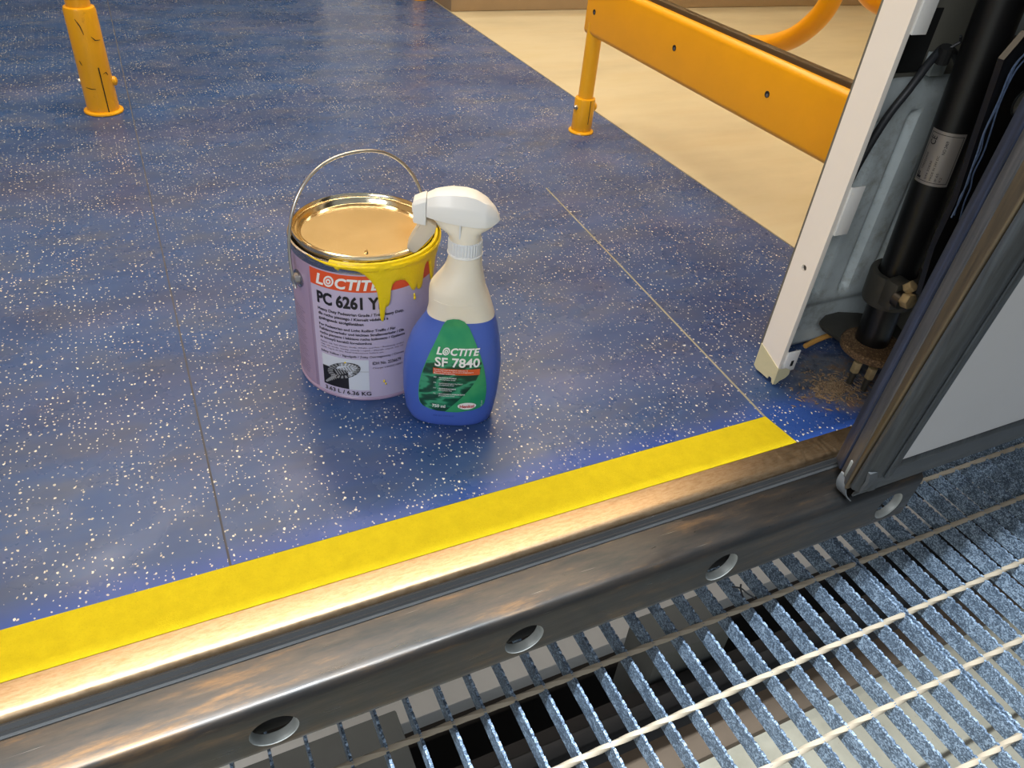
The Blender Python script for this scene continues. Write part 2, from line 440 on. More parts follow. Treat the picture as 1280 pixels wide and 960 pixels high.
# far walls, ceiling, side wall around the doorway
tag(MB().box(-1.9, 3.1, FAR, FAR + 0.05, -0.03, 2.25).build('wall_far', MT['wall_tan']), kind='structure')
tag(MB().box(-1.95, -1.9, 0.40, FAR + 0.05, -0.03, 2.25).build('wall_left', MT['wall_tan']), kind='structure')
tag(MB().box(3.1, 3.15, 0.40, FAR + 0.05, -0.03, 2.25).build('wall_right', MT['wall_tan']), kind='structure')
tag(MB().box(-1.95, 3.15, 0.40, FAR + 0.05, 2.25, 2.30).build('ceiling', MT['ceiling']), kind='structure')
tag(MB().box(-1.9, 3.1, 0.300, 0.45, 2.02, 2.30).build('wall_front', MT['wall_pale']), kind='structure')
tag(MB().box(-1.9, -0.85, 0.40, 0.45, -0.03, 2.02).build('wall_front_side', MT['wall_pale']), kind='structure')
tag(MB().box(0.98, 3.1, 0.40, 0.45, -0.03, 2.02).build('wall_front_end', MT['wall_pale']), kind='structure')
tag(MB().box(XE + 0.001, 3.1, 2.373, FAR, 0.0012, 0.45).build('trim_1', MT['plinth'], bevel=0.004), kind='structure')
# dark lower wall opposite and a pale heater box standing on it (both unseen, added for what the floor mirrors)
tag(MB().box(-1.9, XE - 0.01, FAR - 0.02, FAR, 0.0, 0.62).build('baseboard_far', MT['baseboard']), kind='structure')
hb = empty('placeholder_box', (0.80, FAR - 0.06, 0)); tag(hb, 'pale heater box on the far wall, added for the bright streak mirrored in the floor', 'placeholder')
MB().box(0.67, 0.93, FAR - 0.10, FAR - 0.02, 0.0, 0.42).build('casing', MT['wall_pale'], hb, bevel=0.006)
for k in range(4): MB().box(0.70, 0.90, FAR - 0.102, FAR - 0.099, 0.30 + k * 0.022, 0.306 + k * 0.022).build('vent_slot', MT['black'], hb)
for i, (y, lab) in enumerate(((1.25, 'long warm ceiling lamp nearer the doorway'), (2.62, 'long warm ceiling lamp nearer the far wall'))):
    L = empty('ceiling_light', (0.5, y, 2.25)); tag(L, lab, 'lamp', 'ceiling lamps')
    MB().box(-0.9, 1.9, y - 0.13, y + 0.13, 2.225, 2.25).build('housing', MT['wall_pale'], L)
    MB().box(-0.87, 1.87, y - 0.11, y + 0.11, 2.218, 2.225).build('diffuser', MT['lamp'], L)
    area('lamp_light', (0, 0, -0.035), 2.7, 0.22, (48, 24)[i], (1.0, 0.87, 0.68), parent=L)

# ------------------------------------------------------------------ door sill
sill = empty('door_sill', (0, 0.385, -0.03)); tag(sill, 'metal door sill with worn aluminium tread and dark perforated nosing', 'door sill')
X0 = -1.3
def extrude_x(prof, x0, x1, name, mat, parent, bevel=0, smooth=False):
    mb = MB(); mb.loft([[(x0, y, z) for y, z in prof], [(x1, y, z) for y, z in prof]])
    return mb.build(name, mat, parent, smooth=smooth, bevel=bevel)
extrude_x([(0.4222, -0.006), (0.4222, 0.0002), (0.4000, -0.0002), (0.3960, -0.0010), (0.3932, -0.0028), (0.3918, -0.006), (0.3918, -0.012), (0.4222, -0.012)], X0, 0.78, 'aluminium_tread', MT['alu'], sill, smooth=True)
extrude_x([(0.3922, -0.022), (0.3922, -0.0065), (0.3890, -0.0050), (0.3865, -0.0075), (0.3840, -0.0060), (0.3818, -0.0085), (0.3818, -0.022)], X0, 0.78, 'rubber_gasket', MT['rubber'], sill, smooth=True)
extrude_x([(0.3838, -0.02), (0.3838, -0.0078), (0.3822, -0.0074), (0.3806, -0.0086), (0.3806, -0.02)], X0, 0.76, 'retaining_strip', MT['rubber_grey'], sill)
XN = 0.726
def nz(y, z):  # slanted end cut of the nosing
    return XN + (z + 0.078) * 0.10
prof = [(0.3808, -0.0096), (0.362, -0.0106), (0.3475, -0.0122)]
for k in range(1, 9):
    a = PI / 2 + k * PI / 16
    prof.append((0.3455 + 0.0095 * math.cos(a), -0.0220 + 0.0095 * math.sin(a)))
prof += [(0.336, -0.050), (0.336, -0.074), (0.338, -0.0775), (0.350, -0.0785), (0.350, -0.0745), (0.3435, -0.0740), (0.3415, -0.070), (0.3415, -0.030), (0.3455, -0.0200), (0.3530, -0.0170), (0.3808, -0.0165)]
mb = MB(); mb.loft([[(X0, y, z) for y, z in prof], [(nz(y, z), y, z) for y, z in prof]])
nos = mb.build('nosing', MT['nosing'], sill)
HX = [-0.67, -0.445, -0.221, 0.0025, 0.2265, 0.4530, 0.6935]
cut = []
for x in HX:
    c = MB(); c.tube([(x, 0.330, -0.0500), (x, 0.346, -0.0500)], 0.0198, 32); cut.append(c.build('cut', MT['black']))
bpy.context.view_layer.update()
o_ = nos; boolean_cut(nos, cut)
for x in HX:   # added ring in each hole, pale to stand for its lit wall
    mb = MB(); n = 32; rings = []
    for r, y in ((0.0200, 0.3363), (0.0194, 0.3366), (0.0180, 0.3395), (0.0172, 0.3450), (0.0176, 0.3455), (0.0197, 0.3420)):
        rings.append([(x + r * math.cos(2 * PI * j / n), y, -0.0500 + r * math.sin(2 * PI * j / n)) for j in range(n)])
    rings.append(rings[0]); mb.loft(rings, cap=False)
    mb.build('hole_rim', MT['rim_metal'], sill, smooth=True)
extrude_x([(0.3808, -0.030), (0.3808, -0.0162), (0.354, -0.0162), (0.354, -0.078), (0.360, -0.078), (0.360, -0.030)], X0, XN - 0.012, 'backing_channel', MT['black'], sill)

# ------------------------------------------------------------------ grating platform
GZ = -0.18; GD = 0.0235; PITCH = 0.0345
YG0, YG1 = -0.36, 0.505
def bar_mesh(parent, x):
    pts = []; bay = 0.0805
    n = int((YG1 - YG0) / 0.0101)
    for i in range(n):
        y0 = YG0 + i * 0.0101
        pts += [(y0, GZ - 0.0018), (y0 + 0.0020, GZ), (y0 + 0.0075, GZ), (y0 + 0.0093, GZ - 0.0018)]
    pts += [(YG0 + n * 0.0101, GZ - 0.0018), (YG0 + n * 0.0101, GZ - GD), (YG0, GZ - GD)]
    mb = MB(); mb.loft([[(x - 0.0015, y, z) for y, z in pts], [(x + 0.0015, y, z) for y, z in pts]])
    return mb.build('bearing_bar', MT['galv'], parent)
XB = 0.722                         # joint between the two panels
YC = [0.4285, 0.3500, 0.2690, 0.1885, 0.1085, 0.0285, -0.0515, -0.1315, -0.2115, -0.2915]
def grating(x_left, nb, label, rev):
    g = empty('grating_panel', (x_left, 0, GZ)); tag(g, label, 'grating', 'platform gratings')
    first = bar_mesh(g, x_left)
    for i in range(1, nb):
        b = first.copy(); COL.objects.link(b); b.parent = g; b.location = (i * PITCH, 0, 0)
    x_right = x_left + (nb - 1) * PITCH
    fr = None
    for y in YC:
        if fr is None:
            # twisted square rod
            mb = MB(); rings = []; m = nb * 8
            for k in range(m + 1):
                x = x_left + (x_right - x_left) * k / m; a = k / 8 * PI / 2 + PI / 4
                rings.append([(x, y + (0.0036 if q % 2 else 0.0032) * math.cos(a + q * PI / 4), GZ - 0.0030 + (0.0036 if q % 2 else 0.0032) * math.sin(a + q * PI / 4)) for q in range(8)])
            mb.loft(rings); fr = mb.build('cross_rod', MT['galv_cross'], g, smooth=True)
        else:
            b = fr.copy(); COL.objects.link(b); b.parent = g; b.location = (0, y - YC[0], 0)
    return g
grating(XB - 0.003 - 31 * PITCH, 32, 'left galvanised grating panel running under the dark sill', False)
grating(XB + 0.0035, 26, 'right galvanised grating panel beneath the open grey door', True)
tag(MB().box(-2.2, 3.2, -1.8, 0.312, -0.54, -0.50).build('pit_floor', MT['concrete']), kind='structure')
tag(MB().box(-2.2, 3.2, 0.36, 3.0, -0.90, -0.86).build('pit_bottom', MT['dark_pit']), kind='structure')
def beam(x0, x1, y0, y1, z0, z1, mat, label):
    o = MB().box(x0, x1, y0, y1, z0, z1).build('support_beam', MT[mat], None, bevel=0.003); tag(o, label, 'beam', 'beams under the platform'); return o
beam(-2.2, 3.2, 0.312, 0.362, -0.58, -0.485, 'mid_brown', 'brown edge beam along the concrete below the grating')
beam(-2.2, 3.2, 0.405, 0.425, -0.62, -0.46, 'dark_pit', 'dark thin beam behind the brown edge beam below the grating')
beam(-1.6, 2.4, 0.606, 0.658, -0.70, -0.66, 'pale_beam', 'pale grey beam glimpsed between the bars just below the sill')
beam(0.52, 0.66, 0.43, 0.50, -0.62, -0.40, 'mid_beam', 'grey bracket block glimpsed under the middle of the grating')
beam(-0.05, 0.16, 0.43, 0.52, -0.60, -0.44, 'mid_beam', 'grey bracket block glimpsed under the grating at the bottom left')
pl0 = empty('beam_fill', (0.4, 0.66, -0.10)); tag(pl0, 'unseen light added under the vehicle floor to brighten the pale beam', 'lamp')  # unseen light with housing, added to brighten the pale beam
MB().box(-0.9, 1.7, 0.64, 0.68, -0.10, -0.07).build('housing', MT['wall_pale'], pl0)
area('beam_fill_light', (0, 0, -0.006), 2.4, 0.03, 2.6, (1.0, 0.96, 0.9), parent=pl0)

# ------------------------------------------------------------------ yellow stanchions
def stanchion(name, loc, r_tube, r_sl, h_sl, label, slot_ang, bolt_ang, slot, ztop=2.25, top_h=None):
    g = empty(name, loc); tag(g, label, 'pole', 'yellow grab poles')
    x, y, z = loc
    MB().lathe([(r_tube, 0.01), (r_tube, ztop)], 32, (x, y, 0)).build('tube', MT['pole'], g, smooth=True)
    MB().lathe([(r_sl * 0.94, 0.004), (r_sl, 0.006), (r_sl * 0.97, h_sl * 0.5), (r_sl * 0.95, h_sl - 0.006), (r_sl * 0.90, h_sl - 0.001), (r_tube * 1.02, h_sl)], 40, (x, y, 0)).build('sleeve', MT['pole'], g, smooth=True)
    MB().lathe([(r_sl * 1.20, 0.0), (r_sl * 1.24, 0.0015), (r_sl * 1.22, 0.004), (r_sl * 1.08, 0.0055), (r_sl * 0.9, 0.006)], 40, (x, y, 0)).build('flange', MT['pole'], g, smooth=True)
    # saw slot
    a = math.radians(slot_ang); d = Vector((math.cos(a), math.sin(a), 0)); t = Vector((-d.y, d.x, 0))
    c = Vector((x, y, 0)); q = []
    for zz, s in ((slot[0], -1), (slot[0], 1), (slot[1], 1), (slot[1], -1)):
        q.append((c + d * (r_sl * 1.004) + t * s * 0.0009 + Vector((0, 0, zz))).to_tuple())
    q2 = [tuple(Vector(p) - d * 0.003) for p in q]
    MB().loft([q2, q]).build('slot', MT['black'], g)
    a = math.radians(bolt_ang); d = Vector((math.cos(a), math.sin(a), 0)); zb = h_sl * 0.30 if h_sl > 0.12 else h_sl * 0.68
    pb = c + Vector((0, 0, zb))
    MB().tube([pb + d * (r_sl * 0.9), pb + d * (r_sl + 0.003), pb + d * (r_sl + 0.006), pb + d * (r_sl + 0.0075)], [0.0085, 0.0085, 0.006, 0.001], 16).build('bolt', MT['pole'], g, smooth=True)
    MB().tube([pb - d * (r_sl * 0.9), pb - d * (r_sl + 0.002), pb - d * (r_sl + 0.0035)], [0.0055, 0.0055, 0.003], 16).build('screw', MT['steel'], g, smooth=True)
    return g
st = stanchion('grab_pole', (-0.051, 1.664, 0), 0.0205, 0.0285, 0.188, 'scuffed yellow grab pole standing alone on the blue floor at the left', -72, -5, (0.006, 0.088))
# scuffs on the left pole
def scuff(parent, cx, cy, r, pts, wdt):
    mb = MB(); q = []
    pts2 = []
    for (a0, z0), (a1, z1) in zip(pts[:-1], pts[1:]):
        for k in range(5): pts2.append((a0 + (a1 - a0) * k / 5, z0 + (z1 - z0) * k / 5))
    pts2.append(pts[-1])
    for k, (a, z) in enumerate(pts2):
        w_ = wdt * (0.3 + 0.7 * math.sin(PI * (k + 0.5) / len(pts2)))
        a = math.radians(a)
        q.append([(cx + (r + 0.0004) * math.cos(a + s * w_ * 0.7 / r), cy + (r + 0.0004) * math.sin(a + s * w_ * 0.7 / r), z + s * w_ * 0.7) for s in (-1, 1)])
    vs = [p for r_ in q for p in r_]
    mb.add(vs, [(2 * i, 2 * i + 1, 2 * i + 3, 2 * i + 2) for i in range(len(q) - 1)])
    mb.build('scuff_mark', MT['scratch'], parent)
for pts in ([(-112, 0.172), (-100, 0.160), (-94, 0.146)], [(-72, 0.142), (-60, 0.135), (-38, 0.134)], [(-135, 0.052), (-112, 0.050), (-98, 0.050)], [(-60, 0.076), (-48, 0.078), (-40, 0.072)], [(-135, 0.100), (-128, 0.092)]):
    scuff(st, -0.051, 1.664, 0.0282, pts, 0.0010)
copy = stanchion('grab_pole', (0.905, 2.545, 0), 0.018, 0.022, 0.08, 'yellow pole foot at the far end of the blue and cream joint', -100, -20, (0.01, 0.06))

# ------------------------------------------------------------------ draught screen rail with glass
rail = empty('screen_rail', (0.851, 1.367, 0)); tag(rail, 'orange-yellow screen rail with post and glass beside the doorway', 'rail')
x, y = 0.851, 1.367
MB().lathe([(0.0155, 0.01), (0.0155, 0.215)], 28, (x, y, 0)).build('post', MT['pole'], rail, smooth=True)
MB().lathe([(0.0205, 0.004), (0.0215, 0.006), (0.0215, 0.066), (0.0205, 0.0705), (0.0160, 0.0715)], 32, (x, y, 0)).build('sleeve', MT['pole'], rail, smooth=True)
MB().lathe([(0.026, 0.0), (0.0268, 0.0015), (0.026, 0.0035), (0.0225, 0.0045), (0.02, 0.006)], 32, (x, y, 0)).build('flange', MT['pole'], rail, smooth=True)
a = math.radians(-86); d = Vector((math.cos(a), math.sin(a), 0)); t = Vector((-d.y, d.x, 0)); c = Vector((x, y, 0))
q = [tuple(c + d * 0.0217 + t * s * 0.0007 + Vector((0, 0, zz))) for zz, s in ((0.022, -1), (0.022, 1), (0.069, 1), (0.069, -1))]
MB().loft([[tuple(Vector(p) - d * 0.003) for p in q], q]).build('slot', MT['black'], rail)
for ang, m_, r_ in ((-12, 'pole', 0.0085), (190, 'steel', 0.005)):
    a = math.radians(ang); d = Vector((math.cos(a), math.sin(a), 0)); pb = c + Vector((0, 0, 0.053))
    MB().tube([pb + d * 0.018, pb + d * 0.0235, pb + d * 0.0265], [r_, r_, r_ * 0.6], 16).build('bolt', MT[m_], rail, smooth=True)
# the flat rail
RX0, RX1, RZ0, RZ1 = 0.836, 0.870, 0.191, 0.291
mb = MB(); rr = 0.011; sec = []
for (cx_, cz_, a0) in ((RX1 - rr, RZ1 - rr, 0), (RX0 + rr, RZ1 - rr, 90), (RX0 + rr, RZ0 + rr, 180), (RX1 - rr, RZ0 + rr, 270)):
    for k in range(7):
        a = math.radians(a0 + 15 * k); sec.append((cx_ + rr * math.cos(a), cz_ + rr * math.sin(a)))
mb.loft([[(px_, yy, pz_) for px_, pz_ in sec] for yy in (0.60, 1.384)])
mb.build('rail_bar', MT['rail'], rail, smooth=True)
MB().box(0.846, 0.862, 0.60, 1.375, 0.289, 0.2985).build('glazing_gasket', MT['gasket'], rail, bevel=0.002)
MB().box(0.851, 0.857, 0.60, 1.375, 0.296, 1.60).build('glass_pane', MT['glass'], rail)
for (px_, py_) in ((743, 15), (843, 60), (959, 118)):
    p_ = at(px_, py_, 0, RX0)
    MB().tube([(RX0 + 0.001, p_.y, p_.z), (RX0 - 0.0006, p_.y, p_.z)], 0.0048, 16).build('screw_recess', MT['black'], rail)
    MB().tube([(RX0 - 0.0004, p_.y - 0.001, p_.z - 0.0012), (RX0 - 0.0010, p_.y - 0.001, p_.z - 0.0012)], 0.0026, 12).build('screw', MT['steel'], rail)

# seat frame tubes behind the glass
pts = [at(px_, py_, 0, 1.05) for px_, py_ in ((860, 40), (905, 52), (950, 57), (985, 50), (1012, 33), (1034, 8), (1048, -25), (1060, -70))]
o = MB().tube(smooth_path(pts, 6), 0.0175, 18).build('grab_tube', MT['rail'], None, smooth=True)
tag(o, 'bent orange-yellow tube seen through the glass above the rail', 'tube')
pts = [at(px_, py_, 0, 1.16) for px_, py_ in ((1070, -60), (1082, -20), (1106, 2), (1140, -4), (1180, -30))]
o = MB().tube(smooth_path(pts, 6), 0.0215, 18).build('grab_tube', MT['rail'], None, smooth=True)
tag(o, 'bend of a thick orange-yellow tube beside the white pillar top', 'tube')

# ------------------------------------------------------------------ white door pillar
pil = empty('door_pillar', (0.657, 0.535, 0)); tag(pil, 'narrow white door pillar with taped foot and small brackets', 'pillar')
mb = MB().box(0.6555, 0.6600, 0.5185, 0.5545, 0.008, 2.02)
fs = mb.build('face_strip', MT['pillar'], pil)
cp = at(1005, 335, 0, 0.6555)
ct = MB().tube([(0.650, cp.y, cp.z), (0.665, cp.y, cp.z)], 0.0036, 16).build('cut', MT['black']); bpy.context.view_layer.update(); boolean_cut(fs, [ct])
MB().tube([(0.6600, cp.y, cp.z), (0.6585, cp.y, cp.z)], 0.0045, 12).build('screw', MT['darksteel'], pil)
MB().box(0.6600, 0.6640, 0.5200, 0.5530, 0.030, 2.02).build('back_flange', MT['pillar'], pil)
mb = MB(); mb.loft([[(0.6600, 0.5545, z), (0.6605, 0.5525, z), (0.6985, 0.5850, z), (0.6965, 0.5860, z)] for z in (0.0, 2.02)]); mb.build('return_flange', MT['grey_panel'], pil)
for z0, z1 in ((0.2060, 0.2620), (0.4120, 0.50), (0.018, 0.048)):
    mb = MB().box(0.6642, 0.6836, 0.5180, 0.5200, z0, z1); mb.box(0.6642, 0.6662, 0.5200, 0.5400, z0, z1)
    mb.build('bracket', MT['bracket'], pil, bevel=0.0005)
MB().box(0.6735, 0.6775, 0.5174, 0.5179, 0.026, 0.034).build('slot', MT['black'], pil)
# masking tape wrapped round the foot, torn at the bottom
mb = MB()
tp = [(0.5555, 0.040), (0.5555, 0.006), (0.5500, 0.0035), (0.5280, 0.0040), (0.5270, 0.0085), (0.5230, 0.0095), (0.5205, 0.004), (0.5175, 0.002), (0.5172, 0.016), (0.5172, 0.026)]
mb.prism(tp, lambda y, z: (0.6547, y, z), lambda y, z: (0.6556, y, z))
mb.build('masking_tape', MT['tape'], pil)
mb = MB()
tp2 = [(0.6547, 0.026), (0.6547, 0.003), (0.6590, 0.0015), (0.6640, 0.006), (0.6720, 0.0085), (0.6765, 0.013), (0.6760, 0.020), (0.6690, 0.024)]
mb.prism(tp2, lambda x_, z: (x_, 0.5166, z), lambda x_, z: (x_, 0.5174, z))
mb.build('masking_tape', MT['tape'], pil)

# ------------------------------------------------------------------ door mechanism niche
niche = MB()
YB = 0.590
niche.box(0.699, 0.90, YB, YB + 0.004, 0.0, 2.02)
nw = niche.build('wall_niche', MT['recess']); tag(nw, kind='structure')
# formed grey panel with stamped ribs
o = MB().box(0.70, 0.90, 0.5840, 0.5895, 0.432, 2.02).build('wall_niche_cover', MT['grey_panel']); tag(o, kind='structure')
pan = empty('formed_panel', (0.80, 0.585, 0)); tag(pan, 'grubby grey pressed-steel panel with stamped ribs behind the black tube', 'panel')
NX, NZ = 70, 80
gv = {}; vs = []; fsx = []
def rib(xx, zz):
    d = 0.0
    for cxr, hw, zr0, zr1 in ((0.738, 0.008, 0.085, 0.312), (0.786, 0.009, 0.085, 0.318), (0.836, 0.009, 0.085, 0.318)):
        fx = max(0.0, min(1.0, (hw - abs(xx - cxr)) / 0.004)); fz = max(0.0, min(1.0, min(zz - zr0, zr1 - zz) / 0.006))
        d = max(d, fx * fz)
    return d
for i in range(NX + 1):
    for j in range(NZ + 1):
        xx = 0.693 + 0.205 * i / NX; zz = 0.004 + 0.346 * j / NZ
        yy = 0.572 + 0.010 * rib(xx, zz)
        if zz > 0.325: yy += 0.012 * ((zz - 0.325) / 0.025) ** 2
        if zz < 0.075: yy += 0.006 * min(1, (0.075 - zz) / 0.01)
        # rounded shoulder of the pressing
        zt = zz
        if xx < 0.755: zt = min(zz, 0.350 - ((0.755 - xx) / 0.062) ** 2 * 0.06)
        vs.append((xx, yy, zt))
for i in range(NX):
    for j in range(NZ):
        a = i * (NZ + 1) + j; fsx.append((a, a + NZ + 1, a + NZ + 2, a + 1))
mb = MB(); mb.add(vs, fsx); o = mb.build('pressing', MT['grey_panel'], pan, smooth=True)
sm = o.modifiers.new('thickness', 'SOLIDIFY'); sm.thickness = 0.0015; sm.offset = 1
MB().box(0.750, 0.788, 0.5880, 0.5896, 0.354, 0.418).build('square_opening', MT['black'], pan)
MB().box(0.790, 0.812, 0.575, 0.588, 0.352, 0.375).build('ledge_block', MT['grey_panel'], pan, bevel=0.001)
# niche right side and light grey bits
o = MB().box(0.90, 0.98, 0.46, 0.594, 0.0, 2.02).build('wall_niche_side', MT['recess']); tag(o, kind='structure')
o = MB().box(0.800, 0.868, 0.545, 0.549, 0.40, 0.62).build('hinge_plate', MT['grey_panel'], None, bevel=0.001); tag(o, 'pale grey plate at the top right behind the black tube', 'plate')

# cable
pts = [(0.700, 0.556, 0.20), (0.702, 0.553, 0.262), (0.713, 0.549, 0.318), (0.728, 0.546, 0.352), (0.750, 0.550, 0.380), (0.772, 0.556, 0.388), (0.800, 0.556, 0.372), (0.82, 0.56, 0.34)]
cab = empty('cable', (0.70, 0.556, 0.20)); tag(cab, 'black cable tied in a loop behind the white pillar', 'cable')
MB().tube(smooth_path(pts, 6), 0.0042, 10).build('sheath', MT['cable'], cab, smooth=True)
mb = MB(); mb.tube([(0.757, 0.5445, 0.392), (0.761, 0.547, 0.376)], 0.007, 10); mb.build('cable_tie', MT['black'], cab)
MB().tube([(0.757, 0.545, 0.388), (0.766, 0.539, 0.398), (0.760, 0.537, 0.404)], 0.0016, 6).build('tie_tail', MT['cable'], cab)

# door shaft
sh = empty('door_shaft', (0.780, 0.5, 0.03)); tag(sh, 'black door shaft with silver data plate, clamp and rusty foot', 'shaft')
A = Vector((0.7815, 0.500, 0.052)); B = Vector((0.7440, 0.500, 0.450)); AX = (B - A).normalized()
def onshaft(s): return A + AX * s
MB().tube([onshaft(0.10), onshaft(0.62)], 0.0205, 32).build('tube', MT['black_metal'], sh, smooth=True)
MB().tube([onshaft(0.0), onshaft(0.055), onshaft(0.11)], [0.0200, 0.0200, 0.0200], 28).build('spigot', MT['black_metal'], sh, smooth=True)
# clamp: split ring with two ears
U = Vector((0, -1, 0)); U = (U - AX * U.dot(AX)).normalized(); V = AX.cross(U)
def ringsec(r, s): return [onshaft(s) + (U * math.cos(2 * PI * j / 40) + V * math.sin(2 * PI * j / 40)) * r for j in range(40)]
mb = MB(); rg = [ringsec(0.0290, 0.064), ringsec(0.0300, 0.067), ringsec(0.0300, 0.101), ringsec(0.0290, 0.104), ringsec(0.0225, 0.104), ringsec(0.0222, 0.064)]
rg.append(rg[0]); mb.loft(rg, cap=False); mb.build('clamp_ring', MT['greasy'], sh, smooth=True)
pb = at(1120, 372, 1, 0.470); cb = pb + V * 0.002 - U * 0.006
mb = MB()
ex = V; ey = U; ez = AX
def obox(mb, c, hx, hy, hz):
    vs = [c + ex * sx * hx + ey * sy * hy + ez * sz * hz for sz in (-1, 1) for sy in (-1, 1) for sx in (-1, 1)]
    mb.add(vs, [(0, 2, 3, 1), (4, 5, 7, 6), (0, 1, 5, 4), (2, 6, 7, 3), (0, 4, 6, 2), (1, 3, 7, 5)])
for s_ in (1,):
    obox(mb, cb + V * 0.004 - U * 0.002, 0.011, 0.009, 0.0170)
mb.build('clamp_ear', MT['greasy'], sh, bevel=0.002)
MB().tube([pb, pb + U * 0.010 ], 0.0095, 20).build('washer', MT['darksteel'], sh, smooth=True)
mb = MB(); mb.tube([pb + U * 0.010 + AX * 0.004, pb + U * 0.020 + AX * 0.006], 0.0092, 6); mb.build('bolt_head', MT['brass'], sh, bevel=0.001)
mb = MB(); mb.tube([pb + U * 0.004 + AX * 0.012 + V * 0.006, pb + U * 0.010 + AX * 0.020 + V * 0.008], 0.007, 6); mb.build('nut', MT['brass'], sh, bevel=0.001)
# foot: kidney plate and rusty disc
pl_ = [at(px_, py_, 2, 0.050) for px_, py_ in ((1025, 400), (1032, 393), (1048, 389), (1072, 390), (1115, 396), (1130, 415), (1122, 440), (1100, 452), (1082, 446), (1060, 428), (1030, 408))]
mb = MB(); mb.loft([[(v.x, v.y, 0.043) for v in pl_], [(v.x, v.y, 0.0495) for v in pl_]]); mb.build('foot_plate', MT['greasy'], sh, bevel=0.0015)
dc = at(1093, 431, 2, 0.052)
MB().lathe([(0.0400, 0.0445), (0.0400, 0.0510), (0.0385, 0.0528), (0.02, 0.0545), (0.0, 0.0545)], 40, (dc.x, dc.y, 0)).build('rusty_disc', MT['rusty'], sh, smooth=True)
for (px_, py_) in ((1067, 466), (1085, 474)):
    v = at(px_, py_, 2, 0.018)
    mb = MB(); mb.tube([(v.x, v.y, 0.020), (v.x, v.y, 0.036)], 0.0062, 6); mb.build('bolt', MT['brass'], sh, bevel=0.001)
    MB().tube([(v.x, v.y, 0.0), (v.x, v.y, 0.022)], 0.0036, 10).build('bolt_thread', MT['greasy'], sh)
# data plate wrapped on the shaft
view = (Vector(CAM.tolist()) - onshaft(0.24)); view = (view - AX * view.dot(AX)).normalized(); SIDE = AX.cross(view)
def shaft_fn(a_deg, s, r=0.0208):
    a = math.radians(a_deg); return onshaft(s) + (view * math.cos(a) + SIDE * math.sin(a)) * r
S0, S1 = 0.219, 0.276; A0, A1 = -58, 44
def patch(a0, a1, s0, s1, r, n=16):
    mb = MB(); vs = []
    for k in range(n + 1):
        a = a0 + (a1 - a0) * k / n; vs += [shaft_fn(a, s0, r), shaft_fn(a, s1, r)]
    return mb.add(vs, [(2 * k, 2 * k + 2, 2 * k + 3, 2 * k + 1) for k in range(n)])
dp = patch(A0, A1, S0, S1, 0.02085).build('data_plate', MT['plate'], sh, smooth=True)
for a0, a1, s0, s1 in ((A0 + 5, A1 - 5, S0 + .003, S0 + .0036), (A0 + 5, A1 - 5, S1 - .0036, S1 - .003), (A0 + 5, A0 + 6.6, S0 + .003, S1 - .003), (A1 - 6.6, A1 - 5, S0 + .003, S1 - .003)):
    patch(a0, a1, s0, s1, 0.0210).build('plate_border', MT['black_print'], dp)
def plate_text(body, s0, a_top, ln, h_deg, bold=0.0):
    # reads upwards along the shaft: x -> along the shaft, z -> round it
    lettering(dp, MT['black_print'], body, 0, 0, ln, h_deg, lambda x_, z_: shaft_fn(a_top - z_, S0 + s0 + x_, 0.0211), bold)
plate_text('F', 0.0045, A0 + 20, 0.007, 13, 0.03)
plate_text('TD0322A20', 0.0145, A0 + 19, 0.018, 7)
plate_text('CE', 0.0415, A0 + 28, 0.009, 18, 0.015)
plate_text('S/N 32830', 0.0055, A0 + 38, 0.020, 6)
plate_text('MADE IN 24V DC', 0.0055, A0 + 52, 0.027, 6)
plate_text('NO 2469', 0.0345, A0 + 62, 0.014, 8, 0.01)
plate_text('IP 65', 0.0055, A0 + 66, 0.009, 6)
plate_text('K2', 0.0055, A0 + 78, 0.005, 6)

# black door arm with holes and scratched blue paint
arm = empty('door_linkage', (0.80, 0.45, 0.10)); tag(arm, 'black door linkage plate with round holes and frayed blue strands', 'linkage')
ARY = 0.430
aw = [at(px_, py_, 1, ARY) for px_, py_ in ((1285, 40), (1255, 75), (1222, 170), (1196, 250), (1168, 310), (1150, 370), (1180, 380), (1260, 300), (1330, 120), (1340, 40))]
mb = MB(); mb.loft([[(v.x, ARY, v.z) for v in aw], [(v.x, ARY + 0.006, v.z) for v in aw]]); ao = mb.build('arm_plate', MT['black_metal'], arm)
cut = []; hc = []
for px_, py_, r_ in ((1277, 128, 0.0125), (1268, 202, 0.0100)):
    v = at(px_, py_, 1, ARY); hc.append((v, r_)); cut.append(MB().tube([(v.x, ARY - 0.01, v.z), (v.x, ARY + 0.02, v.z)], r_, 24).build('cut', MT['black']))
bpy.context.view_layer.update(); boolean_cut(ao, cut)
for v, r_ in hc:
    mb = MB(); n = 28; rg = []
    for rr_, yy in ((r_, ARY - 0.001), (r_ * 0.88, ARY - 0.001), (r_ * 0.86, ARY + 0.007), (r_, ARY + 0.007)):
        rg.append([(v.x + rr_ * math.cos(2 * PI * j / n), yy, v.z + rr_ * math.sin(2 * PI * j / n)) for j in range(n)])
    rg.append(rg[0]); mb.loft(rg, cap=False); mb.build('hole_rim', MT['edge_black'], arm, smooth=True)
MT['bluewire'] = simple('frayed_blue_wire', lin(80, 98, 128), 0.7, var=0.7, nscale=300)
wpath = [(1290, 60), (1268, 85), (1248, 125), (1233, 165), (1222, 190), (1214, 215), (1210, 232), (1200, 250), (1192, 272)]
for k, (dx, dy, r_) in enumerate(((0, 0, 0.0009), (5, 2, 0.0008), (2, -3, 0.0006))):
    pts = [at(px_ + dx + random.uniform(-3, 3), py_ + dy, 1, ARY - 0.003) for px_, py_ in wpath]
    MB().tube(smooth_path(pts, 4), r_, 6).build('frayed_strand', MT['bluewire'], arm, smooth=True)
